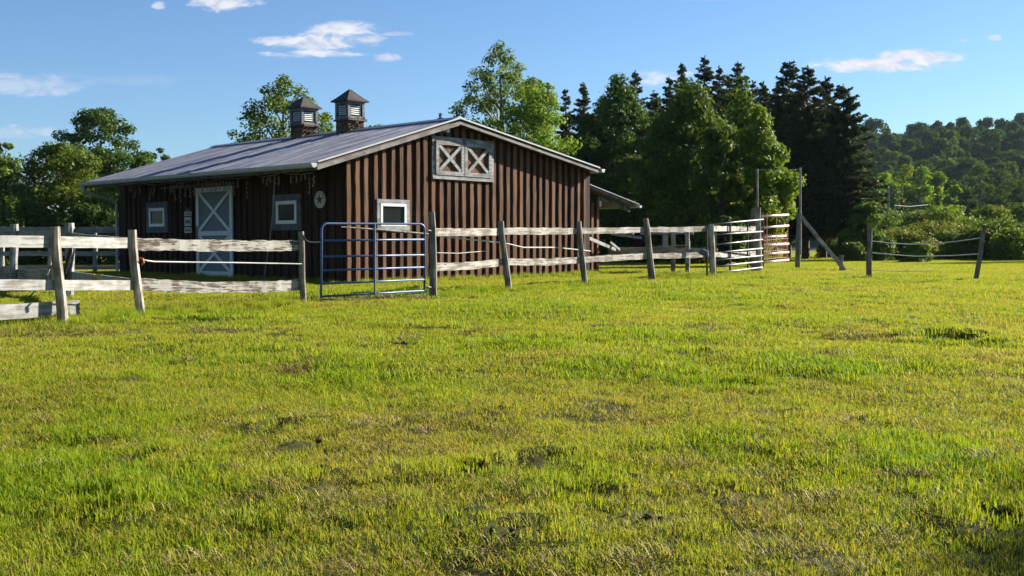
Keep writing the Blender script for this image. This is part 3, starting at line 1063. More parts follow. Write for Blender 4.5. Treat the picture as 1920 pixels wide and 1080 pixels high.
def right_fence():
    rnd = random.Random(8)
    D = {810: 20.3, 945: 22.3, 1090: 24.6, 1215: 26.8, 1330: 28.8, 1420: 32.6}
    root = empty('rail_fence', at(813, 560, 20.3))
    tag(root, 'two rail weathered fence with leaning grey posts in front of the barn gable', 'fence')
    px_post(root, 813, 561, 809, 397, D[810], .080, .068, M['grey_post'], rnd)
    px_post(root, 953, 546, 939, 415, D[945], .075, .062, M['grey_post'], rnd)
    px_post(root, 1097, 538, 1085, 415, D[1090], .070, .060, M['grey_post'], rnd)
    px_post(root, 1224, 530, 1210, 410, D[1215], .088, .075, M['grey_post'], rnd)
    px_post(root, 1336, 524, 1333, 420, D[1330], .085, .08, M['post_wood'], rnd)
    px_post(root, 1423, 516, 1421, 389, D[1420], .10, .085, M['post_wood'], rnd)
    px_post(root, 1413, 514, 1413, 391, D[1420] + .5, .085, .075, M['grey_post'], rnd)
    k = .10
    pts = [810, 945, 1090, 1215, 1330, 1420]
    top = [434.5, 434, 433, 430.5, 428, 429]
    low = [500.5, 491, 487, 480, 477, 474]
    uu_t = [812, 942, 1087, 1213, 1334, 1421]
    uu_l = [814, 948, 1093, 1219, 1335, 1421]
    for i in range(5):
        h = .150 - .003 * i
        d0, d1 = D[pts[i]] + k, D[pts[i + 1]] + k
        j = rnd.uniform(-1.2, 1.2)
        rail(root, at(uu_t[i], top[i] + j * .5, d0), at(uu_t[i + 1] - .4, top[i + 1] - j * .5, d1), h, .05, M['old_rail'], rnd, n=14, jit=.009, sag=rnd.uniform(0, .02))
        rail(root, at(uu_l[i], low[i], d0), at(uu_l[i + 1] - .4, low[i + 1] + rnd.uniform(-1, 1), d1), h, .05, M['old_rail'], rnd, n=14, jit=.010, sag=rnd.uniform(0, .03))
    FENCE_LINES.append([at(813, 560, 20.3), at(953, 546, 22.3), at(1097, 538, 24.6), at(1224, 530, 26.8), at(1336, 524, 28.8), at(1423, 516, 32.6)])
    # loose pole and slack rope behind it
    r = MB(); r.tube([at(640, 425.5, 19.6), at(700, 430, 20.0), at(797, 438.5, 20.7), at(812, 441, 20.8)], [.012, .02, .022, .02], 6)
    tag(r.build('wooden_pole', M['old_rail']), 'thin pale wooden pole slanting behind the top of the blue gate', 'pole')
    r = MB(); r.tube([at(817, 442, 20.8), at(880, 449, 21.6), at(938, 454.5, 22.6), at(960, 459, 22.9), at(980, 464, 23.2), at(1040, 464, 24.2), at(1090, 469, 25.0), at(1107, 471, 25.3)], .014, 5)
    tag(r.build('electric_rope', M['rope_white']), 'sagging pale rope behind the leaning posts of the weathered fence', 'rope')
    r = MB(); r.tube([at(820, 474, 20.9), at(860, 475, 21.4), at(917, 470, 22.2)], .008, 5)
    tag(r.build('wire', M['rope_white']), 'short thin wire between the rails right of the tall dark gate post', 'wire')


def silver_gate():
    A = at(1341, 514, 29.2)
    root = empty('tubular_gate', A)
    tag(root, 'silver galvanised farm gate with dark uprights standing open beside the weathered fence', 'gate')
    vl = [420, 440, 459, 474, 488, 500, 512]; vr = [411.5, 434, 449, 465.5, 479, 490, 501]
    for a, b in zip(vl, vr):
        m = MB(); m.tube([at(1341, a, 29.2) - A, at(1431, b, 32.2) - A], .024, 8); m.build('bar', M['galvanised'], root, smooth_=True)
    for u, t in ((1369, .31), (1402, .675), (1341, 0), (1431, 1)):
        d = 29.2 + 3.0 * t - .03
        m = MB(); m.tube([at(u, 420 - 8.5 * t, d) - A, at(u, 513 - 11 * t, d) - A], .03 if u == 1369 else .024, 7); m.build('upright', M['dark_steel'], root)
    # pipe and bucket left of it
    m = MB(); m.tube([at(1325, 428, 28.3), at(1326, 521, 28.3)], .028, 8)
    tag(m.build('steel_pipe', M['dark_steel']), 'dark steel pipe standing against the square fence post by the silver gate', 'pipe')
    m = MB(); c = at(1317, 478, 28.2)
    m.tube([c + Vector((-.10, 0, .06)), c + Vector((.0, 0, .075)), c + Vector((.10, 0, .05)), c + Vector((.13, 0, -.06))], [.03, .085, .09, .05], 9)
    tag(m.build('feed_scoop', M['dark_trim']), 'blue grey plastic scoop hanging on the lower rail by the fence post', 'scoop')


def pink_gate():
    A = at(1430, 494, 33.3)
    root = empty('panel_gate', A)
    tag(root, 'salmon gate panel with six bars coloured pale for sun glare behind the fence corner', 'gate')
    vl = [405.5, 427, 445, 461, 477, 492]; vr = [402.5, 423, 442, 457, 472.5, 487]
    d0, d1 = 33.3, 34.9
    for i, (a, b) in enumerate(zip(vl, vr)):
        e = 1478 if i not in (2,) else 1473
        m = MB(); m.tube([at(1429, a, d0) - A, at(e, b, d1) - A], .036, 8); m.build('bar', M['pink_glare'], root, smooth_=True)
    m = MB()
    for u in (1430, 1438, 1456, 1477):
        t = (u - 1429) / 49
        m.tube([at(u, 400 - 2 * t, d0 + .04) - A, at(u, 494 - 5 * t, d0 + .04) - A], .009, 5)
    for i in range(13):
        u = 1432 + i * 3.6
        t = (u - 1429) / 49
        m.tube([at(u, 440 - 4 * t, d0 + .06) - A, at(u, 492 - 5 * t, d0 + .06) - A], .009, 4)
    for v in np.arange(444, 492, 7.0):
        m.tube([at(1430, v, d0 + .07) - A, at(1477, v - 4, d1 + .07) - A], .006, 4)
    m.build('wire_mesh', M['copper_mesh'], root)


def yard_bits():
    rnd = random.Random(31)
    # low pen behind the weathered fence
    root = empty('pen_fence', at(1263, 505, 34))
    tag(root, 'low white pen fence with short uprights behind the lean-to', 'fence')
    O = root.location
    m = MB(); m.box(-.085, .085, -.02, .02, -.25, .25); m.build('picket', M['white_board'], root, loc=at(1247.5, 449, 34) - O)
    px_post(root, 1262, 506, 1262, 433, 34.2, .08, .07, M['grey_post'], rnd)
    px_post(root, 1289, 500, 1289, 431, 33.6, .075, .07, M['old_rail'], rnd)
    rail(root, at(1200, 437, 34.3), at(1300, 436.5, 33.7), .09, .04, M['white_board'], rnd)
    rail(root, at(1262, 468.5, 33.9), at(1345, 470, 33.3), .15, .04, M['white_board'], rnd)
    rail(root, at(1232, 461, 34.1), at(1292, 460.5, 33.8), .03, .03, M['tan_board'], rnd)
    rail(root, at(1188, 437, 34.3), at(1100, 434, 35.5), .09, .04, M['white_board'], rnd)
    m = MB(); a, b = at(1144, 470.5, 33.2), at(1262, 468.5, 33.4)
    m.beam(a, b, .5, .19); tag(m.build('feed_trough', M['tan_board']), 'long tan wooden feed trough lying behind the lower fence rail', 'trough')
    for (p, q, w, lab) in ((at(1100, 445, 31.5), at(1154, 468, 32.8), .10, 'long pale plank leaning down from the barn corner'),
                           (at(1144, 454, 32.2), at(1162, 468.5, 32.6), .07, 'short bright plank propped beside the longer leaning one'),
                           (at(1146, 438.5, 32.8), at(1203, 446, 33.0), .075, 'pale plank sloping just under the top fence rail by the lean-to'),
                           (at(1140, 467.5, 32.9), at(1176, 466, 32.9), .06, 'white stick lying flat on the tan trough')):
        tag(rail(None, p, q, w, .04, M['white_board'], rnd, name='plank', jit=.003), lab, 'plank', 'loose planks behind the barn')
    # tall pole with its brace
    root = empty('tall_pole', at(1497, 508, 37))
    tag(root, 'tall thin pale pole strapped to a dark post with a diagonal brace', 'pole')
    O = root.location
    px_post(root, 1496, 509, 1497, 398, 37, .09, .075, M['grey_post'], rnd, name='post')
    m = MB(); m.tube([at(1500.5, 478, 36.88) - O, at(1500.5, 314, 36.88) - O], [.045, .035], 8); m.build('upper_pole', M['post_wood'], root)
    rail(root, at(1500, 404, 36.9), at(1584, 507, 36.6), .13, .05, M['old_rail'], rnd, name='brace', jit=.004)
    px_post(root, 1577, 508, 1577.5, 479, 36.8, .075, .07, M['grey_post'], rnd, name='foot_post')
    m = MB(); O = at(1421, 389, 32.9)
    m.tube([at(1420, 420, 32.75), at(1420, 317, 32.75)], [.035, .028], 8)
    tag(m.build('slim_pole', M['post_wood']), 'slim grey pole rising from the corner fence post beside the silver gate', 'pole')
    m = MB(); m.tube([at(1420, 318, 32.75), at(1460, 319.5, 34.8), at(1500, 317, 36.88)], .0015, 4)
    tag(m.build('overhead_wire', M['wire_grey']), 'thin wire strung between the tops of the two tall poles', 'wire')
    # lone posts and ropes at the right
    p = px_post(None, 1630, 525, 1630.5, 423, 28.4, .078, .062, M['grey_post'], rnd, name='fence_post')
    tag(p, 'upright grey fence post alone in the meadow right of the braced pole', 'fence post', 'lone posts in the meadow')
    p = px_post(None, 1829, 528, 1845, 429, 27.2, .066, .052, M['grey_post'], rnd, name='fence_post')
    tag(p, 'dark fence post leaning to the right at the far right of the meadow', 'fence post', 'lone posts in the meadow')
    for pts, r, lab in (([(1635, 452, 28.35), (1670, 456, 28.1), (1710, 458, 28), (1745, 457, 27.8), (1790, 453, 27.5), (1840, 446, 27.2)], .012, 'upper sagging rope between the two lone meadow posts'),
                        ([(1635, 474, 28.35), (1675, 477.5, 28.1), (1715, 480.5, 28), (1745, 480, 27.8), (1790, 479, 27.5), (1834, 476, 27.2)], .012, 'lower sagging rope between the two lone meadow posts'),
                        ([(1636, 506.5, 28.3), (1680, 508.5, 28.1), (1750, 507.5, 27.9)], .010, 'slack rope lying low over the grass right of the upright post')):
        m = MB(); m.tube([at(*q) for q in pts], r, 5)
        tag(m.build('fence_rope', M['rope_white']), lab, 'rope', 'ropes of the right meadow fence')
    FENCE_LINES.append([at(1423, 516, 32.6), at(1500, 508, 37), at(1577, 507, 37)])
    FENCE_LINES.append([at(1600, 525, 28.6), at(1660, 525, 28.3)])


def left_yard():
    rnd = random.Random(77)
    root = empty('board_fence', at(130, 560, 20))
    tag(root, 'clean white board fence corner with thick posts behind the near rails', 'fence')
    px_post(root, 27, 553, 27, 420, 21.5, .080, .078, M['white_board'], rnd)
    px_post(root, 130, 562, 130, 418, 19.9, .092, .090, M['white_board'], rnd)
    rail(root, at(-80, 441, 22.8), at(27, 441.5, 21.6), .19, .04, M['white_board'], rnd, jit=.003)
    rail(root, at(27.3, 441.5, 21.6), at(130, 442, 20.0), .19, .04, M['white_board'], rnd, jit=.003)
    rail(root, at(-80, 514, 22.8), at(27, 514, 21.6), .20, .04, M['white_board'], rnd, jit=.003)
    rail(root, at(27.3, 514, 21.6), at(130, 515, 20.0), .20, .04, M['white_board'], rnd, jit=.003)
    rail(root, at(131, 443, 20.0), at(250, 455, 15.75), .13, .04, M['white_board'], rnd, jit=.003)
    rail(root, at(131, 516, 20.0), at(256, 533, 15.75), .15, .04, M['white_board'], rnd, jit=.003)
    r = rail(None, at(-60, 590, 13.9), at(148, 575.5, 15.4), .205, .045, M['white_board'], rnd, name='plank', jit=.003)
    tag(r, 'wide white plank on edge in the grass behind the nearest fence post', 'plank')
    # black hose looped over the thick post
    m = MB()
    def c(u, v, d):
        return at(u, v, d)
    m.tube([c(142, 436, 19.78), c(146, 428, 19.76), c(140, 430, 19.75), c(134, 455, 19.76), c(126, 485, 19.74), c(119, 515, 19.74), c(124, 522, 19.73), c(134, 500, 19.74), c(139, 470, 19.75), c(137, 445, 19.76), c(133, 470, 19.74), c(124, 505, 19.74), c(121, 525, 19.74)], .018, 6)
    tag(m.build('hose', M['black_rubber']), 'black hose looped over the thick white post', 'hose')
    m = MB(); m.tube([c(85, 524, 19.9), c(92, 508, 20.0), c(97, 496, 20.1), c(96, 512, 20.0), c(94, 524, 19.9)], .012, 5)
    m.tube([c(56, 556, 18.5), c(66, 545, 18.8), c(80, 527, 19.6)], .012, 5)
    tag(m.build('cable', M['black_rubber']), 'thin black cable draped over the lower board left of the thick post', 'cable')
    m = MB(); q = at(181, 516, 17.6)
    m.tube([q + Vector((-.07, 0, .02)), q + Vector((-.02, -.02, -.012)), q + Vector((.05, -.01, .0)), q + Vector((.09, 0, .02))], [.01, .025, .022, .01], 6)
    tag(m.build('strap', M['yellow_plastic']), 'small yellow strap caught on the sloping lower board', 'strap')
    # far board fence
    root = empty('board_fence', at(100, 505, 33.5))
    tag(root, 'long low white board fence far behind the barn corner', 'fence')
    for v, h, mt in ((431, .19, 'white_board'), (475.5, .15, 'white_board'), (502, .11, 'white_board')):
        rail(root, at(-90, v, 34.5), at(240, v, 33.8), h, .04, M[mt], rnd, jit=.003)
    for u in (-60, 5, 94, 178):
        px_post(root, u, 512, u, 425, 34.5 - (u + 90) / 330 * .7 + .1, .07, .07, M['white_board'], rnd)


near_fence(); blue_gate(); right_fence(); silver_gate(); pink_gate(); yard_bits(); left_yard()


# ------------------------------------------------------------------ trees
def leaf_faces(P, Nrm, size, rng, aspect=.55):
    """one folded kite per leaf: P (n,3) centres, Nrm (n,3) facing"""
    n = len(P)
    Nrm = Nrm / np.linalg.norm(Nrm, axis=1, keepdims=True)
    R = rng.normal(size=(n, 3))
    A = np.cross(Nrm, R); A /= np.linalg.norm(A, axis=1, keepdims=True)
    B = np.cross(Nrm, A)
    s = (size * rng.uniform(.6, 1.35, n))[:, None]
    v = np.empty((n, 4, 3))
    v[:, 0] = P - A * s * .5
    v[:, 1] = P + B * s * aspect * .5 - A * s * .05 + Nrm * s * .10
    v[:, 2] = P + A * s * .5
    v[:, 3] = P - B * s * aspect * .5 - A * s * .05 + Nrm * s * .10
    f = np.arange(n * 4).reshape(n, 4)
    return v.reshape(-1, 3), f


def blob_leaves(C, R, n, rng, up=.35):
    """n leaf positions in the outer part of each ellipsoid; C (k,3), R (k,3), n (k,)"""
    idx = np.repeat(np.arange(len(C)), n)
    m = len(idx)
    D = rng.normal(size=(m, 3)); D /= np.linalg.norm(D, axis=1, keepdims=True)
    rad = rng.uniform(0, 1, m) ** .42
    rad *= 1 + rng.normal(0, .10, m)
    P = C[idx] + D * rad[:, None] * R[idx]
    N = D * 1.1 + rng.normal(size=(m, 3)) * .62 + np.array([0, 0, up])
    return P, N


def limb(mb, a, b, r0, r1, rnd, seg=5, n=4, wob=.06):
    a, b = Vector(a), Vector(b)
    L = (b - a).length
    pts, rad = [], []
    for i in range(n + 1):
        t = i / n
        p = a.lerp(b, t) + Vector((rnd.uniform(-1, 1), rnd.uniform(-1, 1), rnd.uniform(-.5, .5))) * (L * wob * math.sin(math.pi * t))
        p.z += L * .10 * math.sin(math.pi * t) * -.6
        pts.append(p); rad.append(r0 + (r1 - r0) * t)
    mb.tube(pts, rad, seg, jit=.06, rnd=rnd)


def broadleaf(name, label, loc, H, Wd, base, leaf_mat, seed, clusters=46, leaves=9000, leaf=.16, puff=.2, shape='round', bark='bark', gap=.0, group=None, cat='tree', squash=1.0, lean=0.0, trunk_r=None, skew=0.0):
    rng = np.random.default_rng(seed); rnd = random.Random(seed)
    root = empty(name, loc)
    tag(root, label, cat, group)
    hc = H - base
    C, R = [], []
    tries = 0
    while len(C) < clusters and tries < clusters * 60:
        tries += 1
        t = rng.uniform(0.02, 1)
        if shape == 'round':
            prof = math.sqrt(max(0, 1 - (2 * t - .92) ** 2 / 1.16))
        elif shape == 'egg':
            prof = (math.sin(math.pi * min(1, t * .92 + .08)) ** .8) * (1.08 - .45 * t)
        elif shape == 'dome':
            prof = math.sqrt(max(0.0, 1 - (max(0, t - .25) / .78) ** 2)) * (.82 + .18 * min(1, t * 4))
        else:                # airy: widest low, several leaders above
            prof = (1 - t) ** .55 * .9 + .10
        an = rng.uniform(0, 2 * math.pi)
        q = math.sqrt(rng.uniform(.12, 1))
        pr = puff * Wd * rng.uniform(.62, 1.25) * (1 - .28 * t)
        rr = max(0, prof * Wd / 2 - pr * .55) * q
        z = base + hc * t
        z = min(z, H - pr * .62 * squash)
        c = np.array([rr * math.cos(an) + lean * t + skew * Wd * (t - .5), rr * math.sin(an), z])
        if gap and any(np.linalg.norm((c - o) * np.array([1, 1, 1.1])) < gap * (pr + r[0]) for o, r in zip(C, R)):
            continue
        C.append(c); R.append(np.array([pr, pr, pr * .72 * squash]))
    C = np.array(C); R = np.array(R)
    vol = R[:, 0] ** 2
    n = np.maximum(8, (leaves * vol / vol.sum()).astype(int))
    P, N = blob_leaves(C, R, n, rng)
    v, f = leaf_faces(P, N, leaf, rng)
    obj('crown', np_mesh('crown', v, f, M[leaf_mat]), root)
    # trunk and limbs
    mb = MB()
    tr = trunk_r or .028 * H + .04
    top = Vector((lean * .8, 0, base + hc * .8))
    k = 8
    pts = [Vector((0, 0, -.5)).lerp(top, i / k) + Vector((rnd.uniform(-1, 1), rnd.uniform(-1, 1), 0)) * (.010 * H if 0 < i < k else 0) for i in range(k + 1)]
    rad = [tr * (1.25 if i == 0 else 1) * (1 - .88 * (i / k)) for i in range(k + 1)]
    mb.tube(pts, rad, 8, jit=.07, rnd=rnd)
    order = np.argsort(-R[:, 0])[:min(len(C), 34)]
    for i in order:
        c = C[i]
        zt = max(base * .55, c[2] - math.hypot(c[0], c[1]) * rnd.uniform(.5, .9) - .1 * hc)
        tt = min(.97, max(.1, (zt + .5) / (top.z + .5)))
        p = Vector((0, 0, -.5)).lerp(top, tt)
        limb(mb, p, c, tr * (1 - .85 * tt) * .6, .014, rnd)
    mb.build('trunk', M[bark], root)
    return root


def conifer(name, label, loc, H, Wd, base, seed, leaf_mat='needles', levels=26, density=1.0, droop=.35, spray=.30, group=None, power=.85, ragged=.25):
    rng = np.random.default_rng(seed); rnd = random.Random(seed)
    root = empty(name, loc)
    tag(root, label, 'conifer', group)
    mb = MB()
    mb.tube([(0, 0, -.5), (0, 0, H * .5), (0, 0, H * .985)], [.022 * H, .013 * H, .008], 7, jit=.05, rnd=rnd)
    P, Dr = [], []
    for li in range(levels):
        t = (li + rng.uniform(-.3, .3)) / levels
        t = min(max(t, 0), .985)
        z = base + (H - base) * t
        Lb = Wd / 2 * (1 - t) ** power * (1 if t > .12 else .8 + t * 1.6)
        nb = int(rng.integers(6, 10)) if t < .8 else int(rng.integers(4, 7))
        for b in range(nb):
            L = Lb * (1 + rng.uniform(-ragged, ragged)) + .10
            zz = z + rng.uniform(-.55, .55) * (H - base) / levels
            an = rng.uniform(0, 2 * math.pi)
            d = np.array([math.cos(an), math.sin(an), 0])
            s0 = rng.uniform(.15, .35) * (1 - t) + .35 * t * t
            pts = []
            ns = max(3, int(L / .16))
            q = np.linspace(0.0, 1, ns + 1)
            path = np.array([0, 0, min(zz, H - .15)]) + d[None] * (q * L)[:, None] + np.array([0, 0, 1])[None] * ((s0 * q - droop * (1 - .8 * t) * q ** 2 + .10 * q ** 4) * L)[:, None]
            if L > .5:
                mb.tube([path[0], path[ns // 2], path[-1]], [.03 * (1 - t) + .008, .02 * (1 - t) + .006, .004], 4, cap=False)
            side = np.array([-d[1], d[0], 0])
            m = int(max(8, 44 * L * density))
            qq = rng.uniform(.12, 1.02, m)
            pp = np.stack([np.interp(qq, q, path[:, k]) for k in range(3)], 1)
            wdt = (.30 * L * (1 - qq) + .10)[:, None]
            lat = rng.uniform(-1, 1, m)[:, None]
            pp = pp + side[None] * lat * wdt + np.array([0, 0, -1])[None] * (np.abs(lat) * wdt * .35 + rng.uniform(0, .10, m)[:, None])
            dr = d[None] * 1.0 + side[None] * lat * 1.0 + rng.normal(0, .55, (m, 3)) + np.array([0, 0, -.30])
            P.append(pp); Dr.append(dr)
    for i in range(14):      # leader
        P.append(np.array([[rng.normal(0, .03), rng.normal(0, .03), H - rng.uniform(0, .6)]])); Dr.append(np.array([[rng.normal(0, .6), rng.normal(0, .6), .8]]))
    P = np.concatenate(P); Dr = np.concatenate(Dr)
    Dr /= np.linalg.norm(Dr, axis=1, keepdims=True)
    n = len(P)
    Rn = rng.normal(size=(n, 3)); B = np.cross(Dr, Rn); B /= np.linalg.norm(B, axis=1, keepdims=True)
    s = (spray * rng.uniform(.6, 1.3, n))[:, None]
    v = np.empty((n, 4, 3))
    v[:, 0] = P - Dr * s * .5; v[:, 2] = P + Dr * s * .5
    v[:, 1] = P + B * s * .17; v[:, 3] = P - B * s * .17 + np.array([0, 0, -.03])
    obj('crown', np_mesh('crown', v.reshape(-1, 3), np.arange(n * 4).reshape(n, 4), M[leaf_mat]), root)
    mb.build('trunk', M['bark'], root)
    return root


def copy_tree(o, parent=None):
    c = o.copy(); COL.objects.link(c); c.parent = parent
    for ch in list(o.children):
        copy_tree(ch, c)
    return c


def spot(u, depth, sink=.0):
    x = (u - 960) / F * depth
    return (x, depth, gz(x, depth) - sink)


def hgt(v, depth, u=960):
    """height above ground of something whose top shows at row v"""
    p = at(u, v, depth)
    return p.z - gz(p.x, p.y)


def wpx(px, depth):
    return px * depth / F


def make_trees():
    B = broadleaf
    # behind the yard on the left
    d = 74; B('maple_tree', 'round topped dark maple tree rising above the left end of the barn roof', spot(194, d), hgt(204, d), wpx(185, d), 2.6, 'leaf_dark', 101, 84, 19000, .25, .15, 'round', gap=.36)
    d = 60; B('leafy_tree', 'wide spreading lit green tree just left of the barn below the round maple', spot(120, d), hgt(268, d), wpx(205, d), .6, 'leaf_mid', 102, 70, 17000, .22, .17, 'dome', gap=.30)
    d = 57; B('leafy_tree', 'bushy tree cut by the left edge of the view', spot(-5, d), hgt(286, d), wpx(150, d), .4, 'leaf_mid', 103, 48, 10000, .22, .19, 'dome', gap=.3)
    d = 52; B('leafy_tree', 'low bright leaved tree pressed against the left barn corner', spot(205, d), hgt(330, d), wpx(95, d), .2, 'leaf_bright', 104, 34, 7000, .20, .22, 'dome', gap=.3)
    d = 50; B('shrub', 'dark shrub behind the far white board fence at the left edge', spot(50, d), hgt(372, d), wpx(150, d), .05, 'leaf_dark', 105, 30, 6000, .19, .2, 'dome', cat='shrub')
    d = 49; B('shrub', 'dark shrub between the white fence posts and the barn corner', spot(170, d), hgt(385, d), wpx(140, d), .05, 'leaf_dark', 106, 30, 6000, .19, .2, 'dome', cat='shrub')
    d = 84; B('leafy_tree', 'small dark treetop peeping over the roof slope right of the round maple', spot(303, d), hgt(277, d), wpx(62, d), 3, 'leaf_dark', 107, 26, 4500, .26, .24, 'round', gap=.4)
    d = 80; B('leafy_tree', 'pale treetop far behind the left edge bush', spot(10, d + 8), hgt(262, d + 8), wpx(70, d), 3, 'leaf_airy', 108, 22, 3500, .3, .2, 'round', gap=.4)
    # behind the roof
    d = 56; B('ash_tree', 'airy green tree behind the two roof cupolas', spot(535, d), hgt(138, d), wpx(255, d), 3.4, 'leaf_mid', 111, 90, 11000, .19, .10, 'egg', gap=.52, bark='pale_bark')
    d = 60; B('leafy_tree', 'small yellowish tree showing between the cupolas', spot(612, d), hgt(212, d), wpx(95, d), 3.5, 'leaf_bright', 112, 22, 4200, .2, .2, 'round', gap=.4)
    d = 60; B('leafy_tree', 'little leafy treetop just right of the right cupola', spot(705, d), hgt(216, d), wpx(70, d), 3.5, 'leaf_airy', 113, 16, 1700, .2, .17, 'round', gap=.5)
    d = 58; B('birch_tree', 'tall airy pale green tree rising behind the barn gable peak', spot(938, d), hgt(78, d), wpx(262, d), 2.4, 'leaf_airy', 121, 120, 16500, .18, .085, 'egg', gap=.48, bark='pale_bark')
    d = 54; B('leafy_tree', 'dense bright green tree behind the right roof slope of the gable', spot(1004, d), hgt(158, d), wpx(205, d), .8, 'leaf_bright', 122, 64, 15500, .17, .16, 'dome', gap=.32)
    d = 64; B('leafy_tree', 'grey green broadleaf between the airy tree and the dark grove', spot(1010, d), hgt(140, d), wpx(120, d), 3, 'leaf_airy', 123, 34, 5200, .22, .17, 'round', gap=.42)
    d = 84
    conifer('spruce_tree', 'thin spruce tip far behind the barn ridge left of the airy tree', spot(826, d), hgt(209, d), wpx(62, d), 1, 131, group='spruces behind the grove')
    # the dark grove
    d = 66; B('leafy_tree', 'broad dark tree at the left end of the grove', spot(1160, d), hgt(138, d), wpx(225, d), .4, 'leaf_dark', 141, 90, 30000, .25, .155, 'egg', gap=.33)
    d = 53; B('leafy_tree', 'tall dark green tree at the middle of the grove', spot(1292, d), hgt(150, d), wpx(265, d), .3, 'leaf_grove', 142, 96, 34000, .22, .15, 'egg', gap=.33)
    d = 46; B('leafy_tree', 'sunlit tree with bright right edge at the right end of the grove', spot(1418, d), hgt(200, d), wpx(175, d), .4, 'leaf_bright', 143, 66, 25000, .19, .165, 'egg', gap=.33)
    d = 44.5; B('leafy_tree', 'round dark tree in front of the bright edged one', spot(1352, d), hgt(238, d), wpx(120, d), .2, 'leaf_grove', 144, 50, 18000, .18, .18, 'dome', gap=.33)
    d = 57; B('leafy_tree', 'high leafy crown behind the grove below the spruce tips', spot(1385, d), hgt(142, d), wpx(190, d), 1.2, 'leaf_grove', 145, 54, 15000, .22, .165, 'egg', gap=.35)
    d = 58; B('leafy_tree', 'low dark understory tree behind the lean-to roof', spot(1195, d), hgt(290, d), wpx(190, d), .1, 'leaf_dark', 146, 50, 11000, .2, .17, 'dome')
    d = 55; B('leafy_tree', 'low dark understory tree behind the low pen fence', spot(1290, d), hgt(330, d), wpx(180, d), .1, 'leaf_dark', 147, 46, 10000, .19, .17, 'dome')
    d = 64; B('leafy_tree', 'dark tree filling the gap between grove and barn lean-to', spot(1105, d), hgt(215, d), wpx(130, d), .2, 'leaf_dark', 148, 44, 9000, .22, .19, 'dome')
    d = 70; B('leafy_tree', 'slim dark crown between the left and middle grove trees', spot(1228, d), hgt(185, d), wpx(95, d), .6, 'leaf_dark', 149, 38, 8000, .23, .2, 'egg')
    # spruces: u, row of the tip, width px, distance
    sp = [(1060, 164, 62, 88, 'small far spruce between the airy tree and the dark grove'),
          (1093, 154, 74, 84, 'dark spruce tip just left of the dark grove'),
          (1189, 132, 90, 78, 'broad spruce tip behind the left grove tree'),
          (1274, 117, 88, 76, 'sparse spired spruce left of the two highest tips'),
          (1318, 104, 110, 75, 'dense spruce with a high dark tip behind the grove middle'),
          (1346, 124, 70, 79, 'narrow spruce tip right beside the high dark one'),
          (1380, 113, 110, 77, 'spruce tip above the high leafy crown'),
          (1428, 152, 84, 72, 'short spruce tip left of the right hand spruce stand'),
          (1452, 160, 100, 74, 'dark spruce at the left side of the right hand stand'),
          (1476, 112, 135, 70, 'tallest spruce of the right hand stand'),
          (1510, 124, 140, 66, 'second tallest spruce of the right hand stand with bare lower trunk'),
          (1543, 143, 120, 69, 'pointed spruce between the tall pair and the outer one'),
          (1578, 157, 150, 64, 'outermost spruce of the stand with layered drooping boughs')]
    sp += [(1128, 178, 90, 80, 'dark spruce half hidden at the left shoulder of the grove'), (1160, 150, 80, 82, 'spruce tip just above the left grove tree'),
           (1224, 168, 100, 80, 'spruce filling the notch between the left and middle grove trees'), (1252, 142, 84, 82, 'thin dark spruce tip left of the sparse spired one'),
           (1408, 150, 100, 78, 'dark spruce behind the sunlit rim tree'), (1440, 172, 120, 76, 'broad dark spruce closing the gap beside the right hand stand'), (1360, 138, 90, 82, 'spruce tip squeezed between two higher ones')]
    for i, (u, v, w, d, lab) in enumerate(sp):
        H = hgt(v, d)
        base = 1.6 if u > 1440 else 1.0
        conifer('spruce_tree', lab, spot(u, d), H, wpx(w, d) * (1.12 if u > 1440 else 1.75), base, 160 + i, levels=int(H * 3.6), density=1.9 if u > 1440 else 1.6, spray=.25, group='spruces behind the grove', power=.66 if u > 1440 else .85)
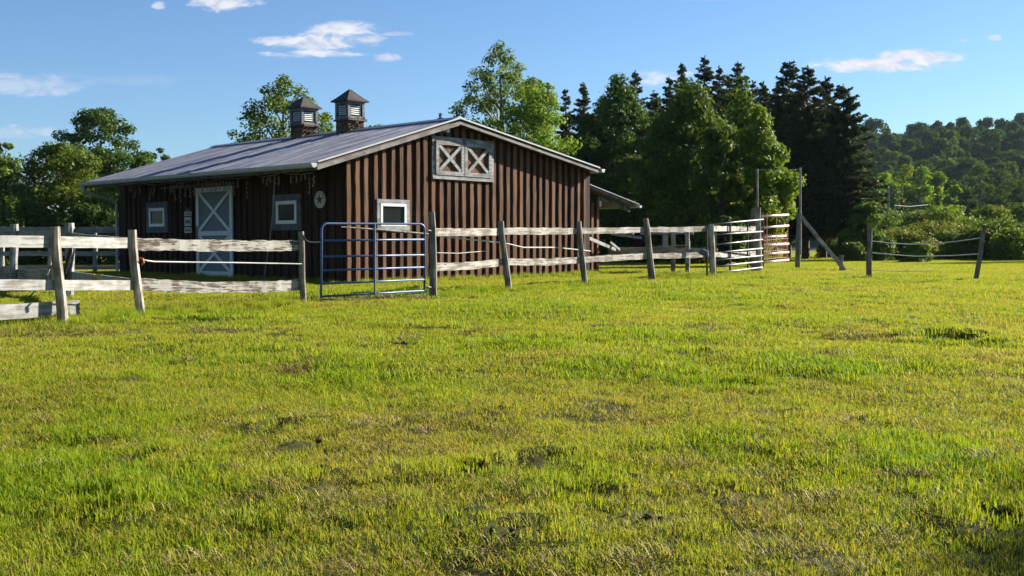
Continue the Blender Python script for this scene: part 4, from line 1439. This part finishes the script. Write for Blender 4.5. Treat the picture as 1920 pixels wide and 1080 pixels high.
    # shrubs and young trees at the field's edge on the right
    sh = [(1622, 375, 90, 62, 'leaf_mid', 'young broadleaf at the foot of the outermost spruce', 'leafy_tree', 'tree', .3),
          (1655, 392, 110, 74, 'leaf_mid', 'airy young tree by the distant utility pole', 'leafy_tree', 'tree', .3),
          (1680, 415, 130, 66, 'shrub_leaf', 'olive bush behind the upright meadow post', 'bush', 'bush', .05),
          (1740, 400, 150, 70, 'shrub_leaf', 'wide olive bush behind the middle of the sagging ropes', 'bush', 'bush', .05),
          (1803, 408, 120, 72, 'shrub_leaf', 'brownish green bush left of the leaning dark post', 'bush', 'bush', .05),
          (1868, 395, 140, 66, 'leaf_mid', 'full green bush right of the leaning dark post', 'bush', 'bush', .05),
          (1935, 405, 110, 68, 'leaf_mid', 'green bush at the right edge of the meadow', 'bush', 'bush', .05),
          (1775, 382, 130, 96, 'leaf_bright', 'bright rounded tree behind the olive bushes', 'leafy_tree', 'tree', .1),
          (1850, 383, 110, 100, 'leaf_bright', 'bright young tree behind the full green bush', 'leafy_tree', 'tree', .1),
          (1915, 378, 100, 104, 'leaf_mid', 'darker tree behind the bush at the right edge', 'leafy_tree', 'tree', .1),
          (1720, 392, 110, 104, 'leaf_mid', 'hazy tree behind the wide olive bush', 'leafy_tree', 'tree', .1),
          (1716, 452, 60, 58, 'leaf_bright', 'small low bush in front of the others under the upper rope', 'bush', 'bush', .02),
          (1640, 420, 80, 62, 'leaf_mid', 'leafy bush right behind the upright meadow post', 'bush', 'bush', .05),
          (1712, 418, 110, 64, 'shrub_leaf', 'olive green bush left of the middle of the sagging ropes', 'bush', 'bush', .05),
          (1775, 418, 110, 66, 'leaf_mid', 'green bush in the middle of the shrub band behind the ropes', 'bush', 'bush', .05),
          (1835, 415, 100, 65, 'shrub_leaf', 'olive bush straight behind the leaning dark post', 'bush', 'bush', .05),
          (1900, 412, 100, 63, 'leaf_bright', 'bright green bush near the right end of the shrub band', 'bush', 'bush', .05),
          (1560, 440, 70, 72, 'leaf_bright', 'sunlit bush seen between the spruce trunks', 'bush', 'bush', .02),
          (1600, 452, 60, 60, 'leaf_mid', 'low bush right of the braced pole foot', 'bush', 'bush', .02)]
    for i, (u, v, w, d, lm, lab, nm, cat, base) in enumerate(sh):
        B(nm, lab, spot(u, d, .1), hgt(v + (12 if cat == 'bush' and v < 425 else 0), d), wpx(w, d), base, lm, 200 + i, 36, 6200, .18 if d < 80 else .26, .2, 'dome', gap=.28, cat=cat)
    # bright clump at the foot of the hill and its neighbours
    cl = [(1660, 318, 72, 175), (1690, 308, 76, 182), (1722, 312, 74, 178), (1755, 322, 70, 184), (1783, 334, 56, 180), (1640, 340, 60, 170)]
    labs = ['leftmost high crown of the bright clump at the foot of the hill', 'highest crown of the bright clump at the foot of the hill', 'middle right crown of the bright clump at the foot of the hill',
            'second last crown of the bright clump toward its right end', 'small last crown at the right end of the bright clump', 'low crown of the bright clump beside the outermost spruce']
    for i, (u, v, w, d) in enumerate(cl):
        B('leafy_tree', labs[i], spot(u, d), hgt(v, d, u), wpx(w, d), .8, 'hill_leaf_bright', 240 + i, 30, 3400, .5, .2, 'dome', gap=.3, group='bright clump at the foot of the hill')
    cl = [(1835, 305, 88, 200, 'big shaded crown right of the bright clump'), (1885, 300, 86, 205, 'wide shaded crown near the right edge below the hill'), (1930, 322, 80, 195, 'shaded crown cut by the right edge below the hill'),
          (1860, 345, 70, 180, 'low shaded crown above the right hand bushes'), (1910, 352, 70, 170, 'low sunlit crown near the right edge above the bushes'), (1810, 352, 60, 182, 'small crown in the dip right of the bright clump')]
    for i, (u, v, w, d, lab) in enumerate(cl):
        B('leafy_tree', lab, spot(u, d), hgt(v, d, u), wpx(w, d), .8, 'hill_leaf', 250 + i, 30, 3400, .5, .2, 'dome', gap=.3)


def make_hill_wood():
    """single trees of the far wood: a few meshes, every tree an object of its own"""
    protos = []
    for k in range(6):
        rng = np.random.default_rng(300 + k); rnd = random.Random(300 + k)
        H, Wd = 10.5, (8.2, 7.0, 9.0, 7.6, 8.4, 6.6)[k]
        nC = 20
        C, R = [], []
        for i in range(nC):
            t = rng.uniform(.08, 1); an = rng.uniform(0, 6.283)
            prof = math.sqrt(max(0, 1 - (max(0, t - .3) / .75) ** 2))
            pr = Wd * .21 * rng.uniform(.7, 1.25)
            rr = max(0, prof * Wd / 2 - pr * .5) * math.sqrt(rng.uniform(.2, 1))
            C.append([rr * math.cos(an), rr * math.sin(an), min(1.2 + (H - 1.2) * t, H - pr * .7)]); R.append([pr, pr, pr * .8])
        C, R = np.array(C), np.array(R)
        P, N = blob_leaves(C, R, np.full(nC, 130), rng)
        v, f = leaf_faces(P, N, .80, rng, .7)
        tb = MB(); tb.tube([(0, 0, -1), (0, 0, 4), (.1, 0, 8.5)], [.28, .2, .05], 4, cap=False)
        tv = np.array(tb.v, float); tf = np.array(tb.f)
        allv = np.concatenate([v, tv]); allf = np.concatenate([f, tf + len(v)])
        protos.append(np_mesh('hill_tree', allv, allf, [M['hill_leaf'], M['bark']], np.concatenate([np.zeros(len(f)), np.ones(len(tf))])))
    rnd = random.Random(55)
    n = 0
    y = 205.0
    while y < 520:
        step = 7.7 + (y - 205) * .012
        x0, x1 = .295 * y, .52 * y
        x = x0 + rnd.uniform(0, step)
        while x < x1:
            px, py = x + rnd.uniform(-.3, .3) * step, y + rnd.uniform(-.35, .35) * step
            s = rnd.uniform(.72, 1.28) * (1 if y > 260 else .95)
            o = bpy.data.objects.new('leafy_tree', protos[rnd.randrange(6)])
            COL.objects.link(o)
            o.location = (px, py, gz(px, py) - .3)
            o.rotation_euler = (0, 0, rnd.uniform(0, 6.283))
            o.scale = (s * rnd.uniform(.88, 1.12), s, s * rnd.uniform(.9, 1.25))
            tag(o, 'one of the many leafy trees of the wood covering the distant hillside', 'tree', 'trees of the wood on the far hill')
            n += 1
            x += step
        y += step * 1.12
    print('hill trees', n)


def pole_line():
    d = 118
    base = spot(1664, d)
    root = empty('utility_pole', base)
    tag(root, 'slim grey utility pole with a crossarm in front of the far bright clump', 'utility pole')
    H = hgt(352, d, 1664)
    m = MB(); m.tube([(0, 0, -.4), (0, 0, H)], [.14, .10], 8); m.build('shaft', M['galvanised'], root)
    m = MB(); m.box(-1.1, 1.1, -.07, .07, H - .7, H - .55); m.build('crossarm', M['grey_post'], root)
    m = MB()
    for x in (-1.0, 0, 1.0):
        m.tube([(x, 0, H - .55 if x else H), (x, 0, H - .35 if x else H + .2)], .05, 5)
    m.build('insulator', M['lamp_white'], root)
    base2 = spot(1677, 122)
    root2 = empty('utility_pole', base2)
    tag(root2, 'shorter pale metal post right beside the distant utility pole', 'utility pole')
    m = MB(); m.tube([(0, 0, -.4), (0, 0, hgt(383, 122, 1677))], [.10, .08], 7); m.build('shaft', M['galvanised'], root2)
    m = MB(); m.tube([at(1677, 385, 121.8), at(1705, 387.5, 123), at(1740, 384, 125)], .05, 4)
    tag(m.build('cable', M['wire_grey']), 'pale cable running right from the top of the short metal post', 'cable')




def make_side_trees():
    """trees beside and behind the photographer: the barn windows mirror them and their shadows fall into the view"""
    B = broadleaf
    a = B('leafy_tree', 'tall tree left of the camera mirrored in the barn windows', (-21, 9, gz(-21, 9)), 13, 10, .3, 'leaf_mid', 301, 60, 9000, .34, .17, 'dome', group='trees beside the meadow')
    rnd = random.Random(9)
    for (x, y, s, lab) in ((-27, 18, 1.0, 'tree farther left beyond the white board fence, outside the view'), (-31, 28, 1.1, 'tree level with the barn on its far left, outside the view'), (-19, -1, 1.05, 'tree behind the left shoulder of the camera'),
                           (-15, -11, 1.15, 'tree behind the camera on its left'), (-5, -16, 1.0, 'tree straight behind the camera'), (-24, 2, 1.2, 'second row tree behind the left shoulder of the camera')):
        c = copy_tree(a); c.location = (x, y, gz(x, y)); c.scale = (s, s, s * rnd.uniform(.9, 1.1)); c.rotation_euler = (0, 0, rnd.uniform(0, 6)); c['label'] = lab
    L = 22.0
    tx, ty = 1.75 + math.sin(SUN_AZ) * L, 3.40 + math.cos(SUN_AZ) * L
    B('leafy_tree', 'tree right of the camera whose shadow tip reaches the lower right corner', (tx, ty, gz(tx, ty)), L * math.tan(SUN_EL) - .2, 6.0, 1.6, 'leaf_mid', 302, 40, 7000, .22, .19, 'round', gap=.35, group='trees beside the meadow')
    tx, ty = at(1730, 494, 52).x + math.sin(SUN_AZ) * 21, 52 + math.cos(SUN_AZ) * 21
    B('leafy_tree', 'tree past the right edge whose shadow streaks the far meadow', (tx, ty, gz(tx, ty)), 21 * math.tan(SUN_EL), 5.5, 1.2, 'leaf_mid', 303, 34, 5000, .24, .2, 'round', gap=.35, group='trees beside the meadow')


make_trees(); make_hill_wood(); pole_line(); make_side_trees()


# ------------------------------------------------------------------ grass: real blades in tufts, scattered over the meadow
def tuft(name, n, radius, hmin, hmax, width, seed, mat, lie=.5, flat=False):
    rng = np.random.default_rng(seed)
    q = np.sqrt(rng.uniform(0, 1, n)) * radius; a = rng.uniform(0, 2 * np.pi, n)
    P = np.stack([q * np.cos(a), q * np.sin(a), np.full(n, -.012)], 1)
    h = rng.uniform(hmin, hmax, n) * (1 - .25 * q / radius)
    az = rng.uniform(0, 2 * np.pi, n)
    D = np.stack([np.cos(az), np.sin(az), np.zeros(n)], 1)
    tilt = rng.uniform(.05, lie, n)
    if flat:
        tilt = rng.uniform(1.25, 1.56, n); P[:, 2] = rng.uniform(.0, .03, n)
    Sd = np.stack([-np.sin(az + rng.normal(0, .5, n)), np.cos(az), np.zeros(n)], 1)
    w = (width * rng.uniform(.6, 1.25, n))[:, None]
    up = np.array([0, 0, 1.0])
    c1 = P + (D * np.sin(tilt * .5)[:, None] + up * np.cos(tilt * .5)[:, None]) * (h * .55)[:, None]
    t2 = tilt * 1.5 if not flat else tilt
    c2 = c1 + (D * np.sin(t2)[:, None] + up * np.cos(t2)[:, None]) * (h * .5)[:, None]
    v = np.empty((n, 6, 3))
    v[:, 0] = P - Sd * w * .5; v[:, 1] = P + Sd * w * .5
    v[:, 2] = c1 + Sd * w * .42; v[:, 3] = c1 - Sd * w * .42
    v[:, 4] = c2 + Sd * w * .07; v[:, 5] = c2 - Sd * w * .07
    b = np.arange(n)[:, None] * 6
    f = np.concatenate([b + np.array([[0, 1, 2, 3]]), b + np.array([[3, 2, 4, 5]])])
    me = np_mesh(name, v.reshape(-1, 3), f, mat)
    return bpy.data.objects.new(name, me)


def scatter(name, P, rot, scale, tint, idx, protos, label):
    """one stuff object: tufts instanced on the points of its mesh"""
    coll = bpy.data.collections.new(name + '_tufts')
    for i, p in enumerate(protos):
        p.name = '%s_tuft_%02d' % (name, i)
        coll.objects.link(p)
    me = bpy.data.meshes.new(name)
    me.vertices.add(len(P)); me.vertices.foreach_set('co', P.astype(np.float32).ravel())
    for nm, ty, arr in (('spin', 'FLOAT', rot), ('size', 'FLOAT', scale), ('tint', 'FLOAT', tint), ('pick', 'INT', idx)):
        at_ = me.attributes.new(nm, ty, 'POINT')
        at_.data.foreach_set('value', arr.astype(np.int32 if ty == 'INT' else np.float32))
    for p in protos[:1]:
        for m in p.data.materials:
            me.materials.append(m)
    o = obj(name, me)
    g = bpy.data.node_groups.new(name + '_scatter', 'GeometryNodeTree')
    g.interface.new_socket('Geometry', in_out='INPUT', socket_type='NodeSocketGeometry')
    g.interface.new_socket('Geometry', in_out='OUTPUT', socket_type='NodeSocketGeometry')
    gi = g.nodes.new('NodeGroupInput'); go = g.nodes.new('NodeGroupOutput')
    ci = g.nodes.new('GeometryNodeCollectionInfo')
    ci.inputs['Collection'].default_value = coll
    ci.inputs['Separate Children'].default_value = True
    ci.inputs['Reset Children'].default_value = True
    ip = g.nodes.new('GeometryNodeInstanceOnPoints')
    ip.inputs['Pick Instance'].default_value = True

    def attr(nm, ty):
        n = g.nodes.new('GeometryNodeInputNamedAttribute'); n.data_type = ty; n.inputs['Name'].default_value = nm
        return [s for s in n.outputs if s.name == 'Attribute' and s.enabled][0]
    cx = g.nodes.new('ShaderNodeCombineXYZ')
    L = g.links.new
    L(attr('spin', 'FLOAT'), cx.inputs['Z'])
    L(gi.outputs[0], ip.inputs['Points']); L(ci.outputs[0], ip.inputs['Instance'])
    L(attr('pick', 'INT'), ip.inputs['Instance Index'])
    rt = g.nodes.new('FunctionNodeEulerToRotation'); L(cx.outputs[0], rt.inputs[0]); L(rt.outputs[0], ip.inputs['Rotation'])
    L(attr('size', 'FLOAT'), ip.inputs['Scale'])
    L(ip.outputs[0], go.inputs[0])
    md = o.modifiers.new('scatter', 'NODES'); md.node_group = g
    tag(o, label, None, None, 'stuff')
    return o


def fields(x, y):
    """lushness (0 dry .. 1 lush), dryness of the clippings and hollows, from the marks seen in the photograph"""
    t = .425 + (fbm(x * .30, y * .30, 41, 4) - .5) * .62 + (fbm(x * 1.5, y * 1.2, 47, 3) - .5) * .46
    far = smooth((y - 12) / 18)
    t = t - .03 * far
    dry = np.zeros_like(t); hole = np.zeros_like(t)
    for L, arr in ((LUSH, 'l'), (DRY, 'd'), (HOLES, 'h')):
        for it in L:
            u, v, ru, rv = it[:4]
            cx, cy = gp(u, v)
            _, y0 = gp(u, v + rv); _, y1 = gp(u, v - rv)
            sx, sy = ru * cy / F, max(.05, (y1 - y0) / 2)
            k = np.nonzero((np.abs(x - cx) < sx * 1.8) & (np.abs(y - cy) < sy * 1.8))[0]
            if not len(k):
                continue
            xk, yk = x[k], y[k]
            wob = (fbm(xk * 2.2 + u, yk * 2.2, 53, 3) - .5) * 1.5
            w = smooth((1.25 - (((xk - cx) / sx) ** 2 + ((yk - cy) / sy) ** 2) + wob) / 1.0)
            if arr == 'l':
                t[k] = t[k] + w * it[4] * .62
            elif arr == 'd':
                dry[k] = np.maximum(dry[k], w * it[4])
            else:
                hole[k] = np.maximum(hole[k], w)
    return np.clip(t, 0, 1), np.clip(dry, 0, 1), hole


def line_dist(x, y, pts):
    d = np.full_like(x, 1e9)
    for a, b in zip(pts[:-1], pts[1:]):
        ax, ay, bx, by = a.x, a.y, b.x, b.y
        t = np.clip(((x - ax) * (bx - ax) + (y - ay) * (by - ay)) / ((bx - ax) ** 2 + (by - ay) ** 2), 0, 1)
        d = np.minimum(d, np.hypot(x - ax - t * (bx - ax), y - ay - t * (by - ay)))
    return d


def make_grass():
    rng = np.random.default_rng(2)
    protos, zones = [], []
    G = M['grass_blade']
    near = [tuft('t', 66, .105, .024, .060, .0040, 400 + i, G, .9) for i in range(4)]
    lush = [tuft('t', 74, .10, .042, .088, .0052, 410 + i, G, .75) for i in range(3)]
    mid = [tuft('t', 64, .15, .030, .064, .0072, 420 + i, G, .9) for i in range(3)]
    mlush = [tuft('t', 60, .15, .045, .095, .0086, 430 + i, G, .75) for i in range(3)]
    wide = [tuft('t', 76, .34, .035, .075, .014, 440 + i, G, .9) for i in range(3)]
    tall = [tuft('t', 46, .13, .10, .26, .008, 450 + i, G, .7) for i in range(3)]
    weed = [tuft('t', 16, .07, .04, .085, .020, 460 + i, G, 1.35) for i in range(2)]
    thatch = [tuft('t', 30, .11, .03, .07, .0045, 465 + i, G, flat=True) for i in range(2)]
    protos = near + lush + mid + mlush + wide + tall + weed + thatch
    iN, iL, iM, iML, iW, iT, iWd, iTh = 0, 4, 7, 10, 13, 16, 19, 21
    PX, PY, PI, PS = [], [], [], []

    def fill(y0, y1, dens, short, ns, lushi, nl, sc):
        area = .5 * (y1 ** 2 - y0 ** 2) + 5 * (y1 - y0)
        n = int(area * dens)
        # sample depth with probability proportional to the width of the view there
        yy = rng.uniform(y0, y1, n * 2)
        keep = rng.uniform(0, 1, n * 2) < (1.0 * yy + 5) / (1.0 * y1 + 5)
        yy = yy[keep][:n]
        xx = rng.uniform(-1, 1, len(yy)) * (.5 * yy + 2.5)
        t, dry, hole = fields(xx, yy)
        lu = rng.uniform(0, 1, len(yy)) < smooth((t - .50) / .30)
        idx = np.where(lu, lushi + rng.integers(0, nl, len(yy)), short + rng.integers(0, ns, len(yy)))
        s = rng.uniform(.75, 1.3, len(yy)) * sc * (1 - .45 * dry) * (.8 + .5 * t)
        thin = smooth((.44 - fbm(xx * 3.4, yy * 2.6, 61, 3)) / .10) * .34 * (yy < 19)
        ok = rng.uniform(0, 1, len(yy)) > np.maximum(np.maximum(dry * .45, hole * .62), thin)
        PX.append(xx[ok]); PY.append(yy[ok]); PI.append(idx[ok]); PS.append(s[ok])
    fill(3.0, 9.5, 200, iN, 4, iL, 3, 1.0)
    fill(9.5, 19, 84, iM, 3, iML, 3, 1.0)
    fill(19, 37, 48, iM, 3, iML, 3, 1.25)
    fill(37, 62, 12, iW, 3, iW, 3, 1.0)
    fill(62, 100, 3.2, iW, 3, iW, 3, 1.6)
    # unmown strips along the fences, round the posts and at the foot of the barn
    lines = list(FENCE_LINES) + [[barn_pt(-.25, BL, 0), barn_pt(-.25, -.15, 0), barn_pt(BW + .2, -.25, 0)], [at(1110, 500, 33.5), at(1330, 500, 33.5)], [at(1330, 495, 40), at(1470, 497, 40)]]
    for k, pts in enumerate(lines):
        for a, b in zip(pts[:-1], pts[1:]):
            L = math.hypot(b.x - a.x, b.y - a.y)
            n = int(L * (46 if k >= 4 else 62))
            t = rng.uniform(0, 1, n); o = rng.normal(0, .22, n)
            nx, ny = -(b.y - a.y) / L, (b.x - a.x) / L
            PX.append(a.x + t * (b.x - a.x) + nx * o); PY.append(a.y + t * (b.y - a.y) + ny * o)
            PI.append(iT + rng.integers(0, 3, n)); PS.append(rng.uniform(.3, .85, n))
    # scattered longer tufts the mower has missed
    n = 700
    yy = 4 + 26 * rng.uniform(0, 1, n) ** .8; xx = rng.uniform(-1, 1, n) * (.5 * yy + 2)
    t, d, h = fields(xx, yy)
    ok = rng.uniform(0, 1, n) < smooth((t - .3) / .5) * .6 * (1 - d)
    PX.append(xx[ok]); PY.append(yy[ok]); PI.append(iT + rng.integers(0, 3, ok.sum())); PS.append(rng.uniform(.35, .6, ok.sum()))
    n = 900
    yy = 3.5 + 14 * rng.uniform(0, 1, n); xx = rng.uniform(-1, 1, n) * (.5 * yy + 2)
    ok = fbm(xx * .7, yy * .7, 91, 3) > .5
    PX.append(xx[ok]); PY.append(yy[ok]); PI.append(iWd + rng.integers(0, 2, ok.sum())); PS.append(rng.uniform(.6, 1.2, ok.sum()))
    n = 3800
    yy = 3.2 + 8 * rng.uniform(0, 1, n); xx = rng.uniform(-1, 1, n) * (.5 * yy + 2)
    PX.append(xx); PY.append(yy); PI.append(iTh + rng.integers(0, 2, n)); PS.append(rng.uniform(.7, 1.3, n))
    X, Y, I, Sc = (np.concatenate(a) for a in (PX, PY, PI, PS))
    # keep blades out of the barn
    c, s = math.cos(TH), math.sin(TH)
    lx = (X - BX) * c + (Y - BY) * s; ly = -(X - BX) * s + (Y - BY) * c
    inside = (lx > -.02) & (lx < 9.98) & (ly > -.02) & (ly < BL + .1)
    X, Y, I, Sc = X[~inside], Y[~inside], I[~inside], Sc[~inside]
    T, Dy, Ho = fields(X, Y)
    tint = T - .24 * Dy + rng.normal(0, .06, len(X)) + np.where((I >= iT) & (I < iWd), .12, 0) + np.where((I >= iWd) & (I < iTh), .30, 0) - np.where(I >= iTh, .30, 0)
    P = np.stack([X, Y, ground(X, Y)], 1)
    scatter('grass', P, rng.uniform(0, 6.283, len(X)), Sc, np.clip(tint, 0, 1), I, protos, 'short sunlit meadow grass with greener and drier patches')
    print('grass tufts', len(X))
    # dry clippings left by the mower
    st = [tuft('t', 36, .09, .04, .10, .0038, 470 + i, M['straw'], flat=True) for i in range(3)]
    QX, QY, QS = [], [], []
    for (u, v, ru, rv, a) in DRY:
        cx, cy = gp(u, v); _, y0 = gp(u, v + rv); _, y1 = gp(u, v - rv)
        sx, sy = ru * cy / F, max(.05, (y1 - y0) / 2)
        n = int(min(400, 3 + 21 * a * a * sx * sy * 3.14 * (1 if cy < 12 else .55)))
        QX.append(cx + rng.normal(0, .55, n) * sx); QY.append(cy + rng.normal(0, .55, n) * sy); QS.append(np.full(n, .75 + .035 * cy) * rng.uniform(.7, 1.3, n))
    n = 1500
    yy = 3.5 + 18 * rng.uniform(0, 1, n); xx = rng.uniform(-1, 1, n) * (.5 * yy + 2)
    ok = fbm(xx * .8, yy * .8, 77, 3) > .56
    QX.append(xx[ok]); QY.append(yy[ok]); QS.append(rng.uniform(.5, 1.0, ok.sum()))
    X, Y, Sc = (np.concatenate(a) for a in (QX, QY, QS))
    P = np.stack([X, Y, ground(X, Y) + rng.uniform(.0, .035, len(X))], 1)
    scatter('dry_clippings', P, rng.uniform(0, 6.283, len(X)), Sc, np.zeros(len(X)), rng.integers(0, 3, len(X)), st, 'brown dried grass clippings lying in small heaps on the meadow')


def make_clods():
    rng = np.random.default_rng(8)
    ph = (1 + 5 ** .5) / 2
    protos = []
    import bmesh
    for k in range(3):
        bm = bmesh.new(); bmesh.ops.create_icosphere(bm, subdivisions=2, radius=.05)
        for v in bm.verts:
            v.co *= rng.uniform(.65, 1.3); v.co.z *= .7
        me = bpy.data.meshes.new('clod'); bm.to_mesh(me); bm.free(); me.materials.append(M['ground_clod'])
        protos.append(bpy.data.objects.new('clod', me))
    X, Y, S_ = [], [], []
    for (u, v, n, r) in ((750, 641, 9, .10), (655, 912, 5, .08), (1385, 962, 8, .10), (1215, 968, 7, .09), (1830, 866, 6, .10), (1205, 1060, 6, .08), (335, 679, 7, .15), (540, 690, 8, .25), (30, 622, 8, .25), (160, 625, 7, .25), (1120, 868, 4, .08), (1420, 725, 4, .1),
                         (1610, 965, 4, .07), (940, 1040, 4, .08), (560, 830, 4, .08), (1440, 905, 4, .1), (1320, 1040, 5, .08), (650, 1065, 5, .08), (890, 625, 5, .2), (1580, 632, 5, .2), (440, 625, 6, .3)):
        cx, cy = gp(u, v)
        X.append(cx + rng.normal(0, r, n)); Y.append(cy + rng.normal(0, r, n)); S_.append(rng.uniform(.25, .8, n) * (.45 + .035 * cy))
    X, Y, S_ = (np.concatenate(a) for a in (X, Y, S_))
    P = np.stack([X, Y, ground(X, Y) - .004], 1)
    scatter('soil_clods', P, rng.uniform(0, 6.283, len(X)), S_, np.zeros(len(X)), rng.integers(0, 3, len(X)), protos, 'small dark clods of earth thrown up in the meadow')


make_grass(); make_clods()


# ------------------------------------------------------------------ the air: thin evening haze over the valley
def make_haze():
    mb = MB(); mb.box(-330, 420, -70, 640, -3, 95)
    m, nt = new_mat('haze_air')
    v = nd(nt, 'ShaderNodeVolumePrincipled', {'Color': (.62, .78, 1.0, 1), 'Density': .00007, 'Anisotropy': .1})
    o = nt.nodes.new('ShaderNodeOutputMaterial'); nt.links.new(v.outputs[0], o.inputs['Volume'])
    h = mb.build('haze', m)
    tag(h, kind='stuff')


make_haze()
